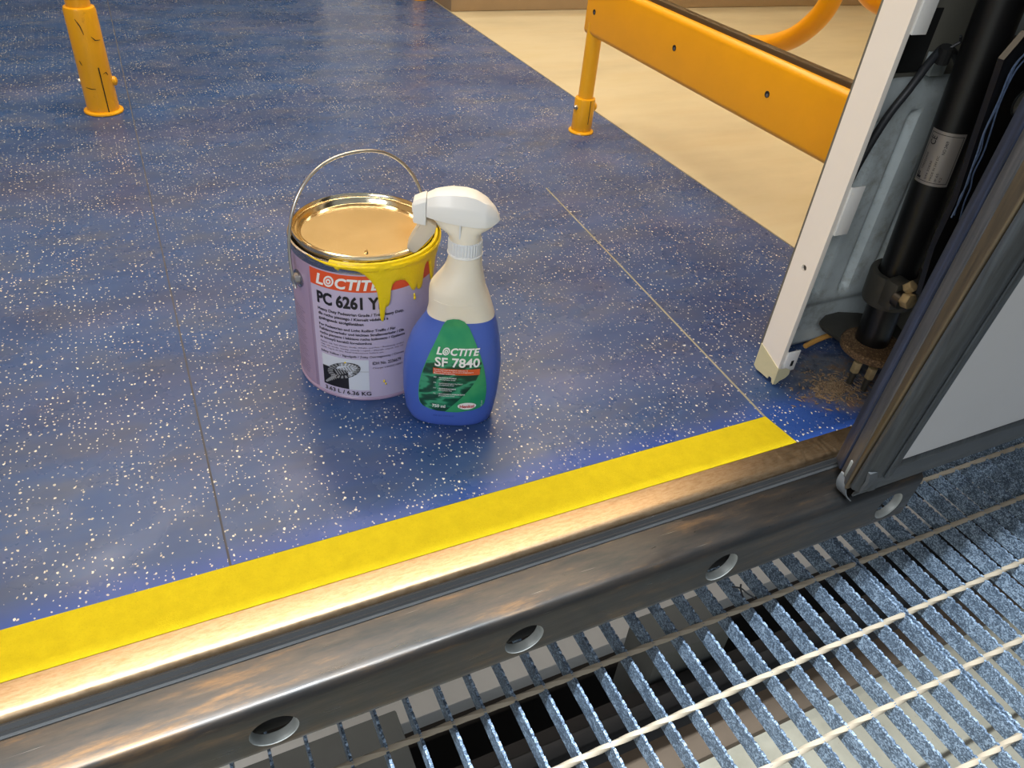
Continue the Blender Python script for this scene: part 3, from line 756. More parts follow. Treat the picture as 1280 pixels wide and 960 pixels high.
v = at(1171, 300, 1, 0.45)
mb = MB(); mb.tube(smooth_path([v + Vector((-0.004, 0, -0.010)), v + Vector((0.002, -0.003, 0)), v + Vector((0.009, 0, 0.006)), v + Vector((0.012, 0.002, 0.004))], 4), [0.001 + 0.0026 * math.sin(PI * k / 13) for k in range(13)], 8)
mb.build('white_grease', MT['bracket'], arm, smooth=True)

# foam strip and litter on the floor of the niche
fp = [(0.752, 0.5665, 0.006), (0.775, 0.5695, 0.009), (0.800, 0.5705, 0.011), (0.815, 0.565, 0.008), (0.828, 0.557, 0.006)]
o = MB().tube(smooth_path(fp, 5), 0.0036, 8).build('foam_strip', MT['foam'], None, smooth=True); tag(o, 'curled orange foam strip on the floor behind the white pillar', 'strip')
mb = MB(); rnd = random.Random(3)
for k in range(900):
    a = rnd.uniform(0, 2 * PI); r_ = abs(rnd.gauss(0, 0.6))
    xx = 0.732 + 0.046 * r_ * math.cos(a) + rnd.gauss(0, 0.007); yy = 0.486 + 0.032 * r_ * math.sin(a) + rnd.gauss(0, 0.005)
    if yy < 0.43 or xx > 0.80: continue
    s_ = rnd.uniform(0.0004, 0.0016); l_ = s_ * rnd.uniform(1, 4); ang = rnd.uniform(0, PI); ux, uy = math.cos(ang), math.sin(ang); z0 = 0.0002 + rnd.uniform(0, 0.0012)
    pts4 = [(xx + ux * l_, yy + uy * l_, z0), (xx - uy * s_, yy + ux * s_, z0), (xx - ux * l_, yy - uy * l_, z0), (xx + uy * s_, yy - ux * s_, z0), (xx, yy, z0 + s_)]
    mb.add(pts4, [(0, 1, 4), (1, 2, 4), (2, 3, 4), (3, 0, 4), (3, 2, 1, 0)])
o = mb.build('floor_litter', MT['dirt']); tag(o, 'brown dirt and plant litter scattered on the floor beside the door edge', 'dirt', kind='stuff')

# ------------------------------------------------------------------ open door leaf
door = empty('sliding_door', (0.64, 0.35, 0.0)); tag(door, 'open grey door leaf with thick black rubber leading edge', 'door')
def lean(x_, y_, z_):    # the leaf leans outward as the body side does
    return (x_ + 0.03 * z_ * 0.35, y_ - 0.055 * max(0, z_) * (1.0 if y_ < 0.345 else 0.35), z_)
ZT = 2.0
def vprof(poly, z0, z1, name, mat, bevel=0.0, taper=None):
    mb = MB(); rings = []
    for k in range(3):
        z = z0 + (z1 - z0) * k / 2
        rings.append([lean(px_, py_, z if not taper or k else z0 + taper(px_, py_)) for px_, py_ in poly])
    mb.loft(rings); return mb.build(name, mat, door, bevel=bevel)
vprof([(0.6345, 0.3850), (0.6315, 0.3835), (0.6215, 0.3680), (0.6240, 0.3660), (0.660, 0.3660), (0.660, 0.3850)], 0.004, ZT, 'inner_lip', MT['edge_blue'], 0.0012)
vprof([(0.6225, 0.3660), (0.6165, 0.3610), (0.6070, 0.3462), (0.6095, 0.3445), (0.645, 0.3445), (0.645, 0.3660)], 0.006, ZT, 'edge_face', MT['edge_brown'], 0.0012)
vprof([(0.6078, 0.3458), (0.6062, 0.3446), (0.6058, 0.3426), (0.6080, 0.3415), (0.620, 0.3415), (0.620, 0.3458)], 0.004, ZT, 'worn_ridge', MT['edge_rust'], 0.0008)
vprof([(0.6065, 0.3410), (0.6045, 0.3360), (0.6070, 0.3310), (0.6200, 0.3265), (0.6290, 0.3262), (0.6290, 0.3410)], 0.010, ZT, 'outer_rubber', MT['edge_black'], 0.0016)
vprof([(0.6290, 0.3275), (0.6290, 0.3245), (0.6390, 0.3240), (0.6390, 0.3275)], 0.030, ZT, 'outer_bead', MT['edge_black'], 0.0008)
# grey skin and core
mb = MB(); mb.loft([[lean(0.6385, 0.3262, z), lean(1.9, 0.3262, z), lean(1.9, 0.3440, z), lean(0.6385, 0.3440, z)] for z in (0.0515, 1.0, ZT)])
mb.build('door_skin', MT['door_grey'], door)
mb = MB(); mb.loft([[lean(0.650, 0.3460, z), lean(1.9, 0.3460, z), lean(1.9, 0.383, z), lean(0.650, 0.383, z)] for z in (0.03, 1.0, ZT)])
mb.build('door_core', MT['edge_black'], door)
# bottom seal: upper bead and drooping flap
mb = MB(); sec = [(0.3225, 0.0525), (0.3215, 0.047), (0.3230, 0.0415), (0.3290, 0.040), (0.345, 0.040), (0.345, 0.0525)]
mb.loft([[(x_, y_, z_) for y_, z_ in sec] for x_ in (0.632, 1.9)]); mb.build('bottom_bead', MT['edge_black'], door, bevel=0.0008)
sec = [(0.3255, 0.0415), (0.3245, 0.028), (0.3270, 0.014), (0.3335, 0.002), (0.3345, -0.002), (0.3365, -0.001), (0.3355, 0.004), (0.3300, 0.016), (0.3280, 0.028), (0.3290, 0.0415)]
mb = MB(); mb.loft([[(x_ + (0.0415 - z_) * 0.12 * (1 if x_ < 1 else 0), y_, z_) for y_, z_ in sec] for x_ in (0.606, 1.9)]); mb.build('bottom_flap', MT['rubber_grey'], door, smooth=True)
mb = MB(); mb.box(0.6105, 0.6155, 0.3500, 0.3545, 0.012, 0.034); mb.build('end_plug', MT['mid_beam'], door, bevel=0.0008)
pts = [(0.612, 0.352, 0.012), (0.6075, 0.350, 0.004), (0.6070, 0.346, -0.004), (0.611, 0.341, -0.009)]
mb = MB(); pth = smooth_path(pts, 5)
mb.loft([[p_ + Vector((0, 0.007, 0)), p_ + Vector((0.0012, 0.007, 0.0006)), p_ + Vector((0.0012, -0.007, 0.0006)), p_ + Vector((0, -0.007, 0))] for p_ in pth]); mb.build('torn_tongue', MT['rubber_grey'], door, smooth=True)

# ------------------------------------------------------------------ paint can
CX, CY, CR, CH = 0.1987, 0.7284, 0.0790, 0.1635
can = empty('paint_can', (CX, CY, 0)); tag(can, 'lavender paint can with wire handle and yellow paint dripping from its lid', 'paint can')
CC = (CX, CY, 0)
MB().lathe([(CR * 0.97, 0.0), (CR * 1.010, 0.0008), (CR * 1.012, 0.0030), (CR * 0.995, 0.0048), (CR, 0.006), (CR, CH)], 96, CC).build('body', MT['lavender'], can, smooth=True)
MB().lathe([(CR * 0.999, CH - 0.0005), (CR * 0.998, 0.1685), (CR * 1.012, 0.1700), (CR * 1.018, 0.1722), (CR * 1.010, 0.1742), (CR * 0.985, 0.1746), (CR * 0.965, 0.1725), (CR * 0.95, 0.166)], 96, CC, cap=False).build('top_ring', MT['tin_grey'], can, smooth=True)
MB().lathe([(CR * 0.955, 0.166), (CR * 0.950, 0.1745), (CR * 0.962, 0.1790), (CR * 0.955, 0.1815), (CR * 0.938, 0.1822), (CR * 0.918, 0.1805), (CR * 0.910, 0.1770), (CR * 0.895, 0.1762), (CR * 0.880, 0.1785), (CR * 0.868, 0.1792), (CR * 0.850, 0.1780), (CR * 0.842, 0.1745), (CR * 0.830, 0.1735), (CR * 0.80, 0.1735), (CR * 0.4, 0.1740), (0.0, 0.1740)], 96, CC, cap=False).build('lid', MT['lid'], can, smooth=True)
lid_nub = at(457, 313, 2, 0.176)
MB().tube([lid_nub + Vector((0, 0, -0.003)), lid_nub + Vector((0.001, 0, -0.001)), lid_nub + Vector((0.001, 0.001, 0.0006))], [0.002, 0.0018, 0.0006], 8).build('lid_nub', MT['tin'], can, smooth=True)
def cyl(r):
    def fn(th_deg, z):
        a = math.radians(th_deg); return (CX + r * math.cos(a), CY + r * math.sin(a), z)
    return fn
DEG = math.degrees(1 / CR)      # degrees per metre of arc
def cpatch(parent, a0, a1, z0, z1, r, mat, name, n=None):
    n = n or max(1, int(abs(a1 - a0) / 2)); f = cyl(r); mb = MB(); vs = []
    for k in range(n + 1):
        a = a0 + (a1 - a0) * k / n; vs += [f(a, z0), f(a, z1)]
    return mb.add(vs, [(2 * k, 2 * k + 2, 2 * k + 3, 2 * k + 1) for k in range(n)]).build(name, mat, parent, smooth=True)
R1, R2, R3 = CR + 0.00025, CR + 0.0005, CR + 0.00075
lab = cpatch(can, -150, -30, 0.0050, CH - 0.0002, R1, MT['lavender_light'], 'front_label')
cpatch(lab, -150, -36, 0.1430, 0.1622, R2, MT['orange'], 'orange_band')
def ctext(body, a0, z0, width, height, mat='black_print', bold=0.0, shear=0.0, space=1.0, r=R3, parent=lab):
    f = cyl(r); return lettering(parent, MT[mat], body, 0, z0, width, height, lambda x_, z_: f(a0 + x_ * DEG, z_), bold, shear, space)
# logo word: heavy slanted capitals, ringed O
f3 = cyl(R3)
logo_w, logo_h = 0.0690, 0.0130
def logo(parent, x0, z0, W, H, mapf, white, back, backname):
    vs, fs = text2d('LOCTITE', 0.028, 0.22, 1.02)
    xs = [v[0] for v in vs]; ys = [v[1] for v in vs]
    lettering(parent, white, 'L', x0, z0, W * 0.135, H, mapf(0), 0.035, 0.22)
    def ellipse(cx, cz, rx, rz, fn, nm, m):
        mb = MB(); n = 24; mb.add([fn(cx + rx * math.cos(2 * PI * k / n) + 0.2 * rz * math.sin(2 * PI * k / n), cz + rz * math.sin(2 * PI * k / n)) for k in range(n)], [tuple(range(n))]); mb.build(nm, m, parent)
    ocx = x0 + W * 0.225
    ellipse(ocx, z0 + H / 2, W * 0.082, H * 0.52, mapf(0), 'lettering', white)
    ellipse(ocx, z0 + H / 2, W * 0.056, H * 0.345, mapf(1), backname, back)
    ellipse(ocx, z0 + H / 2, W * 0.041, H * 0.25, mapf(2), 'lettering', white)
    ellipse(ocx, z0 + H / 2, W * 0.017, H * 0.11, mapf(3), backname, back)
    lettering(parent, white, 'CTITE', x0 + W * 0.325, z0, W * 0.675, H, mapf(0), 0.035, 0.22, 1.04)
def can_map(k):
    f = cyl(R3 + 0.0002 * k); return lambda x_, z_: f(-144.5 + x_ * DEG, z_)
logo(lab, 0, 0.1452, logo_w, logo_h, can_map, MT['white_print'], MT['orange'], 'logo_ring_gap')
ctext('PC 6261 YE', -144.5, 0.1222, 0.0735, 0.0155, bold=0.040)
lines = [('Heavy Duty Pedestrian Grade / Très Heavy Duty,', 0.1128, 0.094, 0.0047, 0.012), ('dla ruchu pieszego / Kiemelt védelem a', 0.1070, 0.076, 0.0047, 0.012), ('gyalogosok szolgálatában', 0.1012, 0.050, 0.0047, 0.012),
         ('For Pedestrian and Light Rolling Traffic / Für', 0.0932, 0.084, 0.0044, 0.010), ('Fußgängerverkehr und leichten Straßenverkehr / Dla', 0.0878, 0.094, 0.0044, 0.010), ('ruchu pieszego i lekkiego ruchu kołowego / Gyalogos', 0.0824, 0.095, 0.0044, 0.010), ('és könnyű kerekű forgalomhoz', 0.0770, 0.058, 0.0044, 0.010)]
for body, z, wd, h, bo in lines: ctext(body, -144.5, z, wd, h, bold=bo + 0.010)
for body, z, wd in (('Resist: Oil, Salt Water, Acids, Alkalis, and Fire / Resistenty wobec', 0.0722, 0.094), ('olej, sól, woda, kwasy, zasady i ogień / Ellenáll: olajok, sós víz', 0.0688, 0.093), ('savak, lúgok és tűz. Read instructions before use', 0.0654, 0.070)):
    ctext(body, -144.5, z, wd, 0.0026, 'grey_print', 0.0)
ctext('Safety Yellow / Signalgelb / Żółty Ostrzegawczy / Citrom', -144.8, 0.0592, 0.094, 0.0044, bold=0.008)
ctext('IDH No. 2236679', -102.5, 0.0505, 0.032, 0.0042, bold=0.008)
ctext('Charge: L0000218887', -102.5, 0.0442, 0.034, 0.0030, 'grey_print')
ctext('3.63 L / 6.36 KG', -143.5, 0.0075, 0.0540, 0.0056, bold=0.018)
# boot sole picture
pic = cpatch(can, -144.5, -105.5, 0.0150, 0.0572, R2, MT['paper_white'], 'boot_print_picture')
f = cyl(R2 + 0.0002); f4 = cyl(R2 + 0.0004)
def cpoly(poly, fn, nm, m):
    mb = MB(); mb.add([fn(-144.5 + x_ * 39, 0.0150 + z_ * 0.0422) for x_, z_ in poly], [tuple(range(len(poly)))]); return mb.build(nm, m, pic)
cpatch(pic, -144.3, -122, 0.0152, 0.0410, R2 + 0.0002, MT['black_print'], 'dark_print_patch')  # dark area of the printed picture
cpatch(pic, -144.3, -105.7, 0.0410, 0.0415, R2 + 0.0002, MT['photo_grey'], 'print_edge')
# sole outline
sole = []
for k in range(28):
    a = 2 * PI * k / 28; ux = 0.40 * math.cos(a); uz = 0.235 * math.sin(a)
    c_, s_ = math.cos(0.55), math.sin(0.55); sole.append((0.47 + ux * c_ - uz * s_, 0.60 + ux * s_ + uz * c_))
cpoly(sole, f4, 'sole', MT['black_print'])
sole2 = [(0.02, 0.10), (0.16, 0.05), (0.42, 0.28), (0.36, 0.52), (0.10, 0.36)]
cpoly(sole2, f4, 'sole', MT['black_print'])
f5 = cyl(R2 + 0.0006)
for k in range(22):
    a = 2 * PI * k / 22; c_, s_ = math.cos(0.55), math.sin(0.55); q = []
    for rr_, da in ((0.62, -0.08), (0.96, -0.08), (0.96, 0.08), (0.62, 0.08)):
        ux = 0.40 * rr_ * math.cos(a + da); uz = 0.235 * rr_ * math.sin(a + da); q.append((0.47 + ux * c_ - uz * s_, 0.60 + ux * s_ + uz * c_))
    cpoly(q, f5, 'sole_lug', MT['photo_grey'])
for k in range(7):
    ux0 = -0.19 + k * 0.06; c_, s_ = math.cos(0.55), math.sin(0.55); q = []
    for ux, uz in ((ux0, -0.09), (ux0 + 0.03, -0.09), (ux0 + 0.05, 0.09), (ux0 + 0.02, 0.09)): q.append((0.47 + ux * c_ - uz * s_, 0.60 + ux * s_ + uz * c_))
    cpoly(q, f5, 'sole_lug', MT['photo_grey'])
for k in range(6):
    ux0 = -0.02 + k * 0.055; q = [(0.06 + ux0 * 0.85, 0.09 + ux0 * 0.75 + 0.02), (0.10 + ux0 * 0.85, 0.06 + ux0 * 0.75 + 0.02), (0.17 + ux0 * 0.5, 0.20 + ux0 * 0.8), (0.13 + ux0 * 0.5, 0.23 + ux0 * 0.8)]
    cpoly(q, f5, 'sole_lug', MT['photo_grey'])
# small print on the side of the can
side = cpatch(can, -200, -153, 0.0060, CH - 0.012, R1, MT['lavender'], 'side_label')
rr_ = random.Random(5)
for k in range(26):
    z = 0.100 - k * 0.0034
    if k in (6, 7, 14, 20): continue
    ctext('Contains epoxy resin may produce an allergic reaction read label first'[rr_.randint(0, 5):rr_.randint(48, 66)], -197, z, 0.050 - rr_.uniform(0, 0.006), 0.0019, 'grey_print', r=R2, parent=side)
# spilled yellow paint running down over the rim
bnd = [(-152, .1745), (-140, .1730), (-134, .1712), (-128, .1705), (-125, .1662), (-123, .1700), (-114, .1690), (-110, .1672), (-106, .1640), (-102, .1575), (-99, .1500), (-97.2, .1420), (-96.3, .1300), (-95.7, .112), (-94.6, .1068), (-93.2, .1068), (-92.2, .112), (-91.7, .122), (-90.5, .1240), (-88.7, .1248), (-87.8, .130), (-87.2, .142), (-85.5, .1495), (-83, .1525), (-79, .1530), (-75, .1510), (-72, .1460), (-70, .1400), (-68.5, .1365), (-66.8, .1345), (-65.6, .1355), (-64.4, .1395), (-63, .1350), (-61, .1325), (-59.2, .1330), (-58.2, .1410), (-57.2, .1500), (-55.5, .1565), (-52, .1610), (-49, .1590), (-46.5, .1440), (-45, .1330), (-43.2, .1325), (-41.5, .144), (-39, .155), (-30, .160), (-15, .165), (-5, .1700)]
def zl(a):
    for (a0, z0), (a1, z1) in zip(bnd[:-1], bnd[1:]):
        if a0 <= a <= a1:
            t_ = (a - a0) / (a1 - a0); return z0 + (z1 - z0) * t_
    return 0.17
mb = MB(); rows = 16; rings = []
a = -152.0
while a <= -5.0:
    zt = 0.1748; zb_ = zl(a); col_ = []
    for k in range(rows + 1):
        v_ = k / rows; z = zt + (zb_ - zt) * v_
        e = max(0.0, (z - zb_)); th = 0.0024 * (1 - math.exp(-e / 0.0022)) + 0.0002
        base_r = CR + (0.0016 if z > 0.1690 else 0.0003)
        if z > 0.1735: base_r -= (z - 0.1735) * 1.2
        side_f = min(1.0, (a + 152) / 8, (-5 - a) / 8)
        col_.append(cyl(base_r + th * max(0.15, side_f))(a, z))
    rings.append(col_); a += 0.6
mb.loft(rings, cap=False, closed=False)
sp = mb.build('paint_spill', MT['spill'], can, smooth=True)
mb = MB()
rings = []
for k in range(61):      # paint smeared in the groove between rim and lid
    a = -132 + 117 * k / 60; wv = 0.0010 * math.sin(k * 1.3)
    rings.append([cyl(CR * 0.955 + 0.0008)(a, 0.1752 + wv), cyl(CR * 0.972)(a, 0.1762), cyl(CR * 1.002)(a, 0.1756), cyl(CR * 1.016)(a, 0.1738)])
mb.loft(rings, cap=False, closed=False); mb.build('paint_smear', MT['spill'], can, smooth=True)
def blob(th, z, rx, rz, parent):
    mb = MB(); n = 14; f = cyl(CR); rg = []
    for k in range(5):
        e = k / 4 * PI / 2; s_ = math.cos(e)
        rg.append([cyl(CR + 0.0004 + 0.0016 * math.sin(e))(th + rx * s_ * math.cos(2 * PI * j / n) * DEG, z + rz * s_ * math.sin(2 * PI * j / n)) for j in range(n)])
    mb.loft(rg); mb.build('paint_drop', MT['spill'], parent, smooth=True)
blob(-65.8, 0.1252, 0.0015, 0.0027, can); blob(-66.2, 0.1290, 0.0011, 0.0022, can); blob(-93.7, 0.0262, 0.0011, 0.0020, can); blob(-92.4, 0.0222, 0.0009, 0.0013, can); blob(-124, 0.052, 0.0011, 0.0009, can)
# ears and wire handle
EA = math.radians(-166); ED = Vector((math.cos(EA), math.sin(EA), 0)); EZ = 0.1375
for s_ in (1, -1):
    d = ED * s_; c = Vector((CX, CY, EZ)); 
    MB().tube([c + d * (CR - 0.001), c + d * (CR + 0.0012), c + d * (CR + 0.0018)], [0.0098, 0.0098, 0.0085], 28).build('ear_cup', MT['tin_grey'], can, smooth=True)
    MB().tube([c + d * (CR + 0.001), c + d * (CR + 0.0062), c + d * (CR + 0.0072)], [0.0066, 0.0062, 0.0048], 24).build('ear_stud', MT['steel'], can, smooth=True)
side_d = Vector((0, 0, 1)).cross(ED).normalized()
TIL = math.radians(8)
upd = Vector((0, 0, 1)) * math.cos(TIL) + Vector((-ED.y, ED.x, 0)) * math.sin(TIL) * (-1 if (Vector((-ED.y, ED.x, 0)).y < 0) else 1)
pts = []
HB = 0.117; RB = CR + 0.0062
for k in range(49):
    t_ = PI * k / 48; cs, sn = math.cos(t_), math.sin(t_)
    ex_ = math.copysign(abs(cs) ** 0.86, cs); ez_ = sn ** 0.92 if sn > 0 else 0
    pts.append(Vector((CX, CY, EZ)) + ED * (RB * ex_ * (1 + 0.07 * math.sin(t_))) + upd * (HB * ez_))
pts = [Vector((CX, CY, EZ)) + ED * (RB + 0.0005) + upd * -0.008 + side_d * 0.004] + pts + [Vector((CX, CY, EZ)) - ED * (RB + 0.0005) + upd * -0.008]
MB().tube(pts, 0.0017, 10).build('wire_handle', MT['steel'], can, smooth=True)

# ------------------------------------------------------------------ spray bottle
BC = Vector((0.258, 0.606, 0)); BD = Vector((0.91564, -0.40199, 0)); BN = Vector((-0.40199, -0.91564, 0))
bot = empty('spray_bottle', BC); tag(bot, 'trigger spray bottle of blue liquid with green label and white head', 'spray bottle')
BPROF = [(0.0, -.0425, .0415), (.003, -.0465, .0448), (.012, -.0505, .0472), (.036, -.0535, .0500), (.060, -.0538, .0512), (.0745, -.0528, .0512), (.088, -.0502, .0500), (.100, -.0467, .0483), (.110, -.0422, .0466), (.120, -.0362, .0443), (.1284, -.0310, .0422), (.137, -.0284, .0395), (.145, -.0276, .0370), (.157, -.0278, .0330), (.1625, -.0274, .0308), (.1667, -.0262, .0292), (.1725, -.0222, .0278), (.180, -.0168, .0262), (.1878, -.0122, .0246), (.199, -.0093, .0231), (.2045, -.0090, .0226)]
def bsec(z):
    for (z0, l0, r0), (z1, l1, r1) in zip(BPROF[:-1], BPROF[1:]):
        if z0 <= z <= z1:
            t_ = (z - z0) / (z1 - z0); l_ = l0 + (l1 - l0) * t_; r_ = r0 + (r1 - r0) * t_; break
    else: l_, r_ = BPROF[-1][1:]
    a = (r_ - l_) / 2; u = (r_ + l_) / 2
    b = min(a * 0.62 + 0.001, 0.0325) if z < 0.13 else a * (0.62 + 0.38 * min(1, (z - 0.13) / 0.05)) + 0.001 * max(0, 1 - (z - 0.13) / 0.03)
    return u, a, b
PW = 2.5
def bring(z, k_in=1.0, n=56):
    u, a, b = bsec(z); pw = PW if z < 0.13 else PW - 0.5 * min(1, (z - 0.13) / 0.05); rg = []
    for j in range(n):
        t_ = 2 * PI * j / n; c_, s_ = math.cos(t_), math.sin(t_)
        x_ = math.copysign(abs(c_) ** (2 / pw), c_) * a * k_in; y_ = math.copysign(abs(s_) ** (2 / pw), s_) * b * k_in
        rg.append(BC + BD * (u + x_) + BN * y_ + Vector((0, 0, z)))
    return rg
def bfront(x_, z, off):
    u, a, b = bsec(z); f_ = max(0.0, 1 - abs((x_ - u) / a) ** PW) ** (1 / PW)
    return BC + BD * x_ + BN * (b * f_ + off) + Vector((0, 0, z))
LZ = 0.1345
zs = [0.0, 0.0015, 0.003, 0.006] + [0.012 + 0.006 * k for k in range(21)] + [LZ]
rg = [bring(0.0, 0.93), bring(0.0012, 0.985)] + [bring(z) for z in zs[2:]]
mb = MB(); mb.loft(rg); mb.build('liquid_filled_body', MT['liquid'], bot, smooth=True)
zs = [LZ] + [LZ + (0.2045 - LZ) * k / 24 for k in range(1, 25)]
mb = MB(); mb.loft([bring(z) for z in zs]); mb.build('bottle_shell', MT['milky'], bot, smooth=True)
for z in (0.176, 0.168, 0.158):    # faint grip rings moulded into the shoulder
    u, a, b = bsec(z); mb = MB(); rgs = []
    pts = [p_ + (p_ - (BC + BD * u + Vector((0, 0, z)))).normalized() * 0.00012 + Vector((0, 0, 0.004 * ((p_ - BC).dot(BN) / max(b, 1e-5)) * -0.6)) for p_ in bring(z, 1.0, 56)]
    mb.tube(pts[6:23], 0.00032, 6); mb.build('grip_ring', MT['milky'], bot, smooth=True)
# label
LPOL = [(.1398, -.0015, .0040), (.1390, -.0052, .0072), (.1370, -.0085, .0102), (.130, -.0120, .0150), (.1225, -.0150, .0185), (.1122, -.0190, .0230), (.100, -.0240, .0278), (.088, -.0280, .0315), (.0809, -.0302, .0332), (.070, -.0328, .0352), (.0593, -.0345, .0366), (.050, -.0350, .0371), (.0400, -.0348, .0366), (.0350, -.0338, .0360), (.0310, -.0310, .0335), (.0285, -.0260, .0280), (.0262, -.0150, .0180), (.0252, -.0030, .0080)]
def lbounds(z):
    for (z0, l0, r0), (z1, l1, r1) in zip(LPOL[:-1], LPOL[1:]):
        if z1 <= z <= z0:
            t_ = (z - z0) / (z1 - z0); return l0 + (l1 - l0) * t_, r0 + (r1 - r0) * t_
    return LPOL[-1][1:]
def label_mesh(zlist, lf, rf, off, name, mat, parent, n=20):
    mb = MB(); rg = []
    for z in zlist:
        l_, r_ = lf(z), rf(z); rg.append([bfront(l_ + (r_ - l_) * k / n, z, off) for k in range(n + 1)])
    mb.loft(rg, cap=False, closed=False); return mb.build(name, mat, parent, smooth=True)
zl_ = [.1398 - (.1398 - .0252) * k / 48 for k in range(49)]
gl = label_mesh(zl_, lambda z: lbounds(z)[0], lambda z: lbounds(z)[1], 0.0008, 'label', MT['green'], bot)
zd = [.092 - (.092 - .0262) * k / 40 for k in range(41)]
def rdark(z):
    t_ = (z - 0.0262) / (0.092 - 0.0262); return min(lbounds(z)[1] - 0.001, -0.006 + 0.036 * math.sin(min(1, t_ * 1.02) * PI / 2))
label_mesh(zd, lambda z: lbounds(z)[0] + 0.0006, lambda z: max(rdark(z), lbounds(z)[0] + 0.001), 0.0011, 'ripple_print', MT['dark_green'], gl)
def bmap(off): return lambda x_, z_: bfront(x_, z_, off)
def blogo(k): return bmap(0.0015 + 0.0002 * k)
logo(gl, -0.0172, 0.1000, 0.0445, 0.0085, blogo, MT['white_print'], MT['green'], 'logo_ring_gap')
lettering(gl, MT['white_print'], 'SF 7840', -0.0185, 0.0862, 0.0465, 0.0110, bmap(0.0015), 0.024)
label_mesh([.0842, .0822, .0802, .0782, .0766], lambda z: -.0200, lambda z: .0285, 0.0015, 'orange_band', MT['orange_label'], gl)
for k, (b_, w_) in enumerate((('Reinigungsmittel biologisch abbaubar &', 0.035), ('Cleaner Degreaser, Nettoyant-Dégraissant', 0.041), ('Biodegradable', 0.022))):
    lettering(gl, MT['white_print'], b_, -0.0190, 0.0820 - 0.0024 * k, w_, 0.0016, bmap(0.0021), 0.01)
for k, (t1, t2, w1, w2) in enumerate((('DE', 'BIODEGRADABLE', 0.019, 0.017), ('FR', 'BIODÉGRADABLE SOLVANT', 0.026, 0.016), ('IT', 'BIODEGRADABILE', 0.019, 0.014), ('NL', 'BIOLOGISCH AFBREEKBAAR', 0.029, 0.017))):
    z = 0.0722 - k * 0.0072
    lettering(gl, MT['white_print'], t1, -0.0190, z, 0.0028, 0.0014, bmap(0.0021))
    lettering(gl, MT['white_print'], '• ' + t2, -0.0145, z - 0.0005, w1, 0.0017, bmap(0.0021), 0.012)
    lettering(gl, MT['white_print'], 'phosphate free', -0.0135, z - 0.0030, w2, 0.0017, bmap(0.0021), 0.012)
lettering(gl, MT['white_print'], '750 ml', -0.0200, 0.0318, 0.0140, 0.0042, bmap(0.0018), 0.02)
n = 24
for off, rx, rz, m_, nm in ((0.0016, .0100, .0046, 'white_print', 'oval_badge'), ):
    mb = MB(); mb.add([bfront(0.0172 + rx * math.cos(2 * PI * k / n), 0.0347 + rz * math.sin(2 * PI * k / n), off) for k in range(n)], [tuple(range(n))]); mb.build(nm, MT[m_], gl)
lettering(gl, MT['red_print'], 'Henkel', 0.0095, 0.0325, 0.0154, 0.0044, bmap(0.0024), 0.02)
lettering(gl, MT['white_print'], '192.2.24', 0, 0, 0.008, 0.0013, lambda x_, z_: bfront(0.0335 - z_, 0.0325 + x_, 0.0018))
lettering(bot, simple('faint_blue_emboss', lin(44, 66, 150), 0.4), 'EXP 2021 LOT 0118', -0.0185, 0.0178, 0.022, 0.0018, bmap(0.0006))
# trigger head (nozzle points along -BD)
def hpt(u, y_, z): return BC + BD * u + BN * y_ + Vector((0, 0, z))
top = [(-.0308, .2598), (-.0223, .2640), (-.0084, .2666), (.0056, .2664), (.0145, .2644), (.0245, .2588), (.0333, .2506), (.0368, .2440), (.0379, .2400)]
botm = [(-.0308, .2412), (-.0172, .2395), (-.0036, .2377), (.0162, .2352), (.0306, .2350), (.0357, .2378), (.0379, .2396)]
def interp(tab, u):
    if u <= tab[0][0]: return tab[0][1]
    for (a, z0), (b, z1) in zip(tab[:-1], tab[1:]):
        if a <= u <= b: return z0 + (z1 - z0) * (u - a) / (b - a)
    return tab[-1][1]
rg = []
for k in range(29):
    u = -.0308 + (.0379 + .0308) * (1 - (1 - k / 28) ** 1.35) if k else -.0308
    zt, zb = interp(top, u), interp(botm, u); h = zt - zb
    hw = 0.0105 + 0.006 * math.sin(PI * min(1, max(0, (u + .031) / .072)) ** 0.8); hw *= min(1, max(0.06, (.0386 - u) / 0.014)) ** 0.5
    zc = zb + h * 0.52
    sec = [(-hw * 0.25, zt), (hw * 0.25, zt), (hw * 0.66, zt - h * 0.06), (hw * 0.93, zc + h * 0.10), (hw, zc), (hw * 0.96, zb + h * 0.2), (hw * 0.90, zb), (-hw * 0.90, zb), (-hw * 0.96, zb + h * 0.2), (-hw, zc), (-hw * 0.93, zc + h * 0.10), (-hw * 0.66, zt - h * 0.06)]
    rg.append([hpt(u, y_, z) for y_, z in sec])
mb = MB(); mb.loft(rg); mb.build('head_shroud', MT['white_plastic'], bot, smooth=True)
for s_ in (1,):
    mb = MB(); mb.loft([[hpt(-.0285, 0.0062, .2575), hpt(-.0285, 0.0100, .2545), hpt(-.0285, .0106, .2545), hpt(-.0285, .0068, .2580)], [hpt(-.0195, 0.0078, .2592), hpt(-.0195, .0084, .2585), hpt(-.0195, .0090, .2585), hpt(-.0195, .0082, .2598)]]); mb.build('moulded_arrow', MT['rib'], bot)
# nozzle block
mb = MB(); rg = []
for u, zt, zb, hw in ((-.0436, .2535, .2360, .0080), (-.0428, .2552, .2340, .0088), (-.0360, .2585, .2330, .0096), (-.0313, .2600, .2326, .0098)):
    rg.append([hpt(u, y_, z) for y_, z in ((-hw * .7, zt), (hw * .7, zt), (hw, zt - 0.004), (hw, zb), (-hw, zb), (-hw, zt - 0.004))])
mb.loft(rg); mb.build('nozzle', MT['white_plastic'], bot, bevel=0.0006)
mb = MB(); c0 = hpt(-.0434, 0, .2455); mb.tube([c0, c0 - BD * 0.0012], 0.0042, 16); mb.build('nozzle_orifice', MT['rib'], bot)
